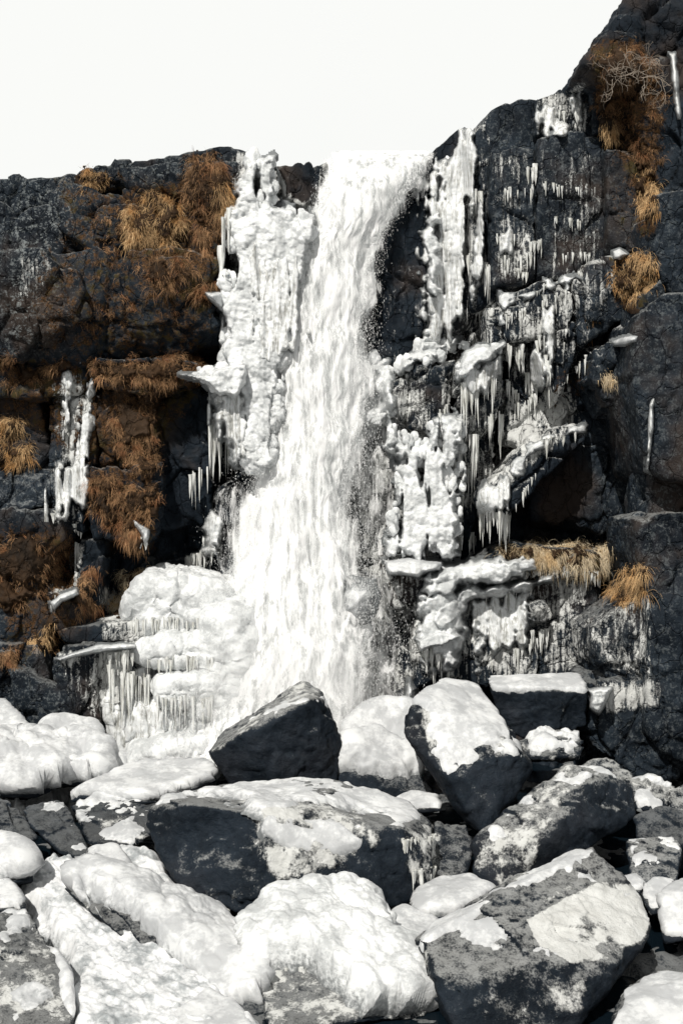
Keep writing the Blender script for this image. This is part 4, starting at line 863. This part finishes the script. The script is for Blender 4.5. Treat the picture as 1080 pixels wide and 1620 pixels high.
ice('frozen_trickle', 'pair of thin frozen trickles running down the left cliff', 'ice', [
 ('ice_sheet','flute',[(104,592),(128,584),(126,640),(118,735),(95,740),(98,660)],.0,{'soft':8,'rag':12,'holes':1.6}),
 ('ice_sheet','flute',[(136,606),(150,600),(146,680),(140,745),(126,738),(130,660)],.0,{'soft':6,'rag':9,'holes':1.2}),
 ('ice_sheet','flute',[(88,740),(140,735),(135,800),(82,815)],.04,{'soft':10,'rag':16})],
 [([(80,812),(106,808)],12,10,30,{}), ([(116,828),(132,826)],9,12,30,{}), ([(118,860),(128,862)],5,30,60,{})], )
ice('ice_clump', 'small white ice clump hanging from the moss below the left overhang', 'ice', [
 ('ice_bulge','lump',[(208,818),(222,828),(238,838),(236,852),(230,868),(222,846),(212,832)],.2,{'soft':5,'rag':2})], [([(222,850),(234,856)],4,10,24,{})])
ice('ice_fringe', 'icicle curtain under the slanting ridge of the right cliff', 'ice', [
 ('ice_sheet','flute',[(750,800),(768,770),(800,745),(812,760),(805,815),(755,815)],.18,{'soft':8})],
 [([(752,805),(806,812)],34,25,75,{'off':.25}), ([(850,700),(910,682)],16,8,35,{'off':.2}), ([(812,800),(850,740)],12,10,35,{'off':.2})])
ice('ice_ridge', 'thin line of ice along the slanting ridge of the right cliff', 'ice', [
 ('ice_ledge','lump',[(800,745),(840,700),(880,682),(930,672),(925,682),(880,694),(846,715),(815,760)],.0,{'soft':8,'rag':12,'big':.35})], [])
ice('icicle_cluster', 'clustered icicles on the stepped blocks in the middle of the right cliff', 'ice', [
 ('ice_sheet','flute',[(835,560),(862,548),(866,610),(845,620)],.12,{'soft':8}),
 ('ice_sheet','flute',[(860,490),(876,488),(878,600),(864,590)],.10,{'soft':6})],
 [([(832,590),(862,600)],18,25,60,{}), ([(862,560),(876,590)],10,20,60,{}), ([(800,545),(830,560)],14,20,60,{}), ([(800,600),(830,640)],14,15,60,{}), ([(890,560),(900,480)],6,10,40,{})])
ice('ice_ledge', 'icy rim along the rising ledge below the tall rock columns', 'ice', [
 ('ice_ledge','lump',[(786,480),(800,466),(850,455),(900,435),(935,418),(938,428),(905,446),(860,464),(805,478),(792,505)],.0,{'soft':10,'rag':18,'big':.3,'off':-.02})],
 [([(790,480),(850,462)],14,8,30,{}), ([(860,450),(925,425)],16,6,20,{})])
ice('icicle_cluster', 'short icicles hanging from the foot of the tall rock columns', 'ice', [
 ('ice_sheet','flute',[(785,365),(812,362),(815,400),(790,402)],.06,{'soft':8,'rag':6})],
 [([(786,372),(815,372)],16,12,34,{}), ([(830,262),(850,262)],10,12,40,{}), ([(838,385),(856,380)],10,12,34,{}), ([(870,345),(920,350)],12,8,26,{}), ([(815,425),(850,430)],12,10,30,{})])
ice('ice_streaks', 'white ice streaks on the skyline block above the tall columns', 'ice', [
 ('ice_sheet','flute',[(852,168),(885,154),(890,205),(855,210)],.03,{'soft':8,'rag':14}),
 ('ice_sheet','flute',[(900,154),(915,150),(922,190),(908,195)],.03,{'soft':6,'rag':6})], [([(852,180),(920,170)],16,12,34,{})])
ice('snow_patch', 'bright snow patch on a ledge against the right buttress', 'snow', [
 ('snow','snow',[(966,538),(985,532),(1012,528),(1008,542),(985,546),(970,548)],.08,{'soft':5,'rag':2,'off':.1})], [], group='small snow patches on the cliff')
ice('snow_patch', 'small snow patch on top of the orange tuft by the buttress', 'snow', [
 ('snow','snow',[(968,396),(980,392),(992,402),(980,412),(970,410)],.05,{'soft':4,'rag':2,'off':.2})], [], group='small snow patches on the cliff')
ice('frozen_trickle', 'pale frozen trickle high in the top right corner', 'ice', [
 ('ice_sheet','flute',[(1056,80),(1068,84),(1074,130),(1078,190),(1070,190),(1062,130)],.1,{'soft':5,'rag':2})], [])
ice('frozen_trickle', 'dull frozen runnel in the crack of the right buttress', 'ice', [
 ('ice_sheet','flute',[(1026,640),(1034,630),(1032,690),(1028,750),(1020,745),(1022,690)],.1,{'soft':5,'rag':2})], [])
ice('ice_fringe', 'icicles in the dark hollow left of the waterfall', 'ice', [
 ('ice_crust','lump',[(318,835),(335,810),(352,820),(345,880),(322,880)],.1,{'soft':8,'rag':12,'mat':SHEET})],
 [([(292,885),(342,860)],26,25,70,{}), ([(318,850),(345,840)],10,20,60,{})])
ice('ice_fin', 'pale ice fin leaning on the rock beside the flat-topped block', 'ice', [
 ('ice_bulge','lump',[(928,1090),(950,1084),(972,1086),(962,1108),(948,1132),(930,1122)],.25,{'soft':8,'rag':3})], [])
ice('ice_stump', 'short pointed ice stump behind the snow mounds', 'ice', [
 ('ice_bulge','lump',[(634,1115),(640,1085),(648,1070),(658,1090),(660,1115)],.5,{'soft':10,'rag':3,'off':.3})], [])

DMB = blur(depthmap(BV), 1)
def drips(label, rows, seed):
    l = rows[0][0]; cu = (l[0][0] + l[-1][0]) / 2; cv = l[0][1]; org = P(cu, cv + 20, float(dsample(DMB, [cu], [cv])[0]) - .1)
    t = thing('icicle_cluster', org, label, 'ice', 'icicles on the foreground boulders')
    for k, (line, n, lo, hi, w) in enumerate(rows): icicles(line, n, lo, hi, t, org, w=w, off=-.02, seed=seed + k, dm=DMB)
drips('icicles and drips down the right end of the wide dark slab', [([(636,1330),(694,1322)],26,25,80,4), ([(650,1380),(694,1370)],12,20,50,4)], 1)
drips('short icicles under the lower edge of the wide dark slab', [([(300,1432),(450,1452)],16,10,36,4)], 2)
drips('icicles hanging down the grey flank of the broad icy mound', [([(425,1525),(520,1530)],30,20,70,5), ([(520,1545),(600,1590)],14,15,50,5)], 3)
drips('icicles on the lower end of the snow-covered ridge beside the stream', [([(285,1505),(365,1545)],26,30,90,5), ([(370,1580),(412,1590)],10,20,50,5)], 4)
drips('thin icicles under the rim of the round-backed boulder', [([(760,1330),(800,1340)],8,12,36,4)], 5)

for lb, rows in (
 ('fine icicle fringe along the rising ledge under the tall columns', [([(790,500),(830,490)],16,10,45,{}), ([(850,475),(905,455)],16,10,45,{}), ([(910,450),(950,440)],8,8,30,{})]),
 ('thin icicles crossing the fronts of the tall rock columns', [([(790,300),(845,295)],12,10,40,{'w':2}), ([(860,290),(950,300)],14,8,34,{'w':2}), ([(780,410),(845,400)],18,12,40,{'w':2}), ([(870,400),(950,400)],14,8,34,{'w':2})]),
 ('ragged icicles on the wet rock between the side veil and the columns', [([(745,300),(775,310)],12,20,70,{}), ([(740,400),(775,420)],14,20,70,{}), ([(735,470),(780,490)],14,15,50,{})]),
 ('small icicles over the rock steps right of the icicle curtain', [([(800,560),(880,520)],20,12,44,{}), ([(810,640),(880,610)],18,12,40,{}), ([(890,600),(930,560)],8,10,34,{})])):
    ice('icicle_cluster', lb, 'ice', [], rows)

# ------------------------------------------------------------------ grass
T = tuft
T([(197,340),(240,302),(285,325),(292,372),(240,385),(205,382)], 3200, .42, G_ORANGE, 'big bright orange grass tuft under the rim of the left cliff', 1, droop=.5)
T([(292,262),(335,245),(366,285),(362,345),(320,352),(288,320)], 2600, .40, G_RUST, 'rusty brown grass hanging near the top of the left cliff beside the ice', 2)
T([(340,285),(366,292),(364,340),(350,345)], 700, .6, G_ORANGE, 'long straw-orange grass strand drooping next to the top of the ice column', 3, droop=.7)
T([(236,412),(288,405),(306,438),(262,462),(236,462)], 1500, .42, G_RUST, 'rusty tuft on the left cliff, just below the big bright orange tuft', 4)
T([(125,278),(165,268),(165,290),(130,300)], 700, .3, G_ORANGE, 'small orange tuft near the skyline of the left cliff', 5)
T([(250,470),(300,440),(330,470),(290,525),(262,515)], 900, .36, G_RUST, 'sparse drooping brown grass above the left overhang', 6, th=.06)
T([(150,575),(230,572),(310,562),(332,578),(260,612),(160,600)], 3800, .28, G_RUST, 'long rust-brown grass mat along the ledge under the overhang', 7, up=.6)
T([(72,576),(110,573),(112,605),(76,612)], 900, .28, G_RUST, 'round reddish tuft on the ledge left of the frozen trickles', 8)
T([(-10,565),(18,575),(16,606),(-10,606)], 600, .28, G_RUST, 'rusty tuft at the left edge of the picture on the ledge', 9)
T([(20,585),(70,590),(68,615),(20,612)], 800, .24, G_RUST, 'flat brown grass between the two round tufts of the ledge', 10)
T([(-10,668),(30,662),(60,700),(42,725),(-10,738)], 2200, .42, G_ORANGE, 'large orange tussock at the left edge, above the grey block', 11)
T([(178,632),(245,622),(240,695),(182,705)], 1500, .30, G_RUST, 'brown moss and grass hanging under the ledge right of the frozen trickles', 12, th=.08)
T([(136,765),(180,748),(190,825),(152,840)], 1500, .34, G_RUST, 'rusty hanging tuft right of the lower frozen trickle', 13)
T([(192,770),(250,768),(250,815),(200,825)], 1300, .28, G_RUST, 'dark red-brown clump above the small ice clump', 14)
T([(196,830),(216,822),(226,862),(202,872)], 600, .36, G_RUST, 'thin brown tuft hanging beside the small ice clump', 15, droop=.8)
T([(-10,850),(60,850),(90,900),(45,960),(-10,960)], 2600, .28, G_RUST, 'wide patch of brown grass low on the left edge of the cliff', 16, th=.08)
T([(116,922),(155,900),(150,965),(122,978)], 1100, .36, G_RUST, 'reddish drooping tuft beside the capped square block', 17, droop=.7)
T([(176,945),(205,908),(240,906),(235,930),(205,965),(182,970)], 1800, .28, G_STRAW, 'snow-flecked straw tussock at the top of the ice terraces', 18)
T([(52,1002),(85,984),(82,1020),(56,1026)], 900, .34, G_ORANGE, 'pale orange tuft at the left end of the low rock slab', 19, droop=.7)
T([(-10,1030),(28,1030),(26,1058),(-10,1058)], 700, .24, G_RUST, 'lowest rusty tuft on the left cliff, at the picture edge', 20)
T([(212,728),(255,722),(250,745),(220,748)], 600, .24, G_RUST, 'small pinkish brown tuft in the middle of the lower left cliff', 21)
T([(945,85),(1010,72),(1035,115),(990,160),(950,175)], 1900, .34, G_RUST, 'brown grass slope below the summit rock at top right', 22, th=.08)
T([(955,185),(976,188),(972,220),(958,220)], 400, .36, G_ORANGE, 'thin orange tuft above the right-hand rock column', 23, droop=.8)
T([(985,218),(1040,212),(1046,250),(1008,258)], 1200, .28, G_RUST, 'rusty tuft on the right cliff below the bare shrub', 24)
T([(1010,268),(1038,262),(1040,322),(1014,338)], 1000, .34, G_ORANGE, 'hanging orange grass strip in the cleft of the right cliff', 25, droop=.8)
T([(972,410),(1018,402),(1030,435),(1000,485),(976,455)], 1900, .34, G_ORANGE, 'shaggy orange clump by the buttress, with snow on it', 26, droop=.6)
T([(845,872),(885,856),(955,868),(962,892),(900,896),(850,888)], 4200, .46, G_STRAW, 'long fringe of straw-coloured grass drooping over the right ledge', 27, droop=.75)
T([(790,870),(850,862),(850,885),(795,888)], 900, .28, G_STRAW, 'short frosted grass at the left end of the right ledge', 28)
T([(968,905),(1018,898),(1026,930),(985,955),(966,950)], 1900, .42, G_ORANGE, 'rounded golden tussock right of the straw fringe', 29, droop=.6)
T([(922,495),(936,500),(932,540),(922,540)], 260, .34, G_ORANGE, 'few thin blades hanging in the middle of the right cliff', 30, droop=.9, th=.04)
T([(955,590),(975,588),(975,600),(956,602)], 260, .28, G_STRAW, 'wispy dry blades under the snowy ledge by the buttress', 31, droop=.9, th=.04)
T([(1000,140),(1060,120),(1050,200),(1010,210)], 900, .28, G_RUST, 'scattered brown grass behind the bare shrub', 32, th=.05)

T([(130,340),(200,330),(230,420),(200,520),(130,520)], 1500, .20, G_RUST, 'thin scattered brown tufts across the middle of the left overhang', 33, th=.04)
T([(290,345),(350,345),(350,470),(310,450)], 1300, .34, G_RUST, 'dark brown grass hanging beside the long icicles, right end of the overhang', 34, th=.06, droop=.7)
T([(60,860),(115,850),(120,900),(90,960)], 1500, .24, G_RUST, 'sparse brown grass between the low left patch and the thin trickle', 35, th=.05)
T([(180,690),(250,690),(240,760),(190,765)], 900, .24, G_RUST, 'matted brown moss grass between the two middle clumps of the left cliff', 36, th=.05)
T([(940,130),(990,150),(1000,210),(960,210)], 700, .26, G_RUST, 'brown mossy grass in the corner left of the shrub', 38, th=.05)

# ------------------------------------------------------------------ bare shrub
BARK = mat('pale_bark'); BARK[2].inputs['Base Color'].default_value = (.30, .25, .20, 1); BARK[2].inputs['Roughness'].default_value = .8; BARK = BARK[0]
def shrub(u, v, label, n, ln, seed):
    rs = random.Random(seed); cu = bpy.data.curves.new('branches', 'CURVE'); cu.dimensions = '3D'; cu.bevel_depth = .012; cu.bevel_resolution = 1
    Y = float(dsample(DM1, [u], [v])[0]) - .1; org = P(u, v, Y)
    def grow(p, d, L, r, lv):
        k = 7; sp = cu.splines.new('POLY'); sp.points.add(k); q = Vector(p); d = Vector(d)
        for i in range(k + 1):
            sp.points[i].co = (*q, 1); sp.points[i].radius = r * (1 - .7 * i / k)
            d = (d + Vector((rs.gauss(0, .35), rs.gauss(0, .15), rs.gauss(-.05, .35)))).normalized(); 
            if i in (2, 4, 5) and lv < 3: grow(q, (d + Vector((rs.gauss(0, .8), rs.gauss(0, .3), rs.gauss(0, .8)))).normalized(), L * .62, r * .65, lv + 1)
            q = q + d * L / k
            q.y = min(q.y, .05)
    for _ in range(n): grow((rs.uniform(-.1, .1), 0, rs.uniform(-.1, .1)), (rs.uniform(-.9, .9), -.5, rs.uniform(-.6, 1)), ln, 1, 0)
    tmp = bpy.data.objects.new('tmp', cu); col.objects.link(tmp); me = bpy.data.meshes.new_from_object(tmp.evaluated_get(bpy.context.evaluated_depsgraph_get())); bpy.data.objects.remove(tmp)
    me.materials.clear(); me.materials.append(BARK); o = bpy.data.objects.new('shrub', me); col.objects.link(o); o.location = org; tag(o, label, 'shrub')
shrub(1005, 125, 'bare pale-twigged shrub clinging to the cliff at top right', 5, .8, 4)

# ------------------------------------------------------------------ mist where the fall lands
mm, mnt, mb = mat('mist_volume'); t = NT(mnt); mnt.nodes.remove(mb); pv = t.new('ShaderNodeVolumePrincipled'); pv.inputs['Color'].default_value = (1, 1, 1, 1); pv.inputs['Anisotropy'].default_value = .3
tc2 = t.new('ShaderNodeTexCoord'); ln = t.new('ShaderNodeVectorMath', operation='LENGTH'); t.link(tc2.outputs['Object'], ln.inputs[0])
t.link(t.math('MULTIPLY', t.math('MULTIPLY', t.rng(ln.outputs['Value'], .25, .95, 1, 0), t.rng(t.noise(1.1, 3), .3, .65)), .9), pv.inputs['Density']); t.link(pv.outputs[0], mnt.nodes['Material Output'].inputs['Volume'])
v_, f_ = icosphere(4); c_ = P(455, 1105, 23.5); o = mk('mist', v_, f_, mm); o.location = c_; o.scale = (2.5, 1.2, 1.9); tag(o, kind='stuff')
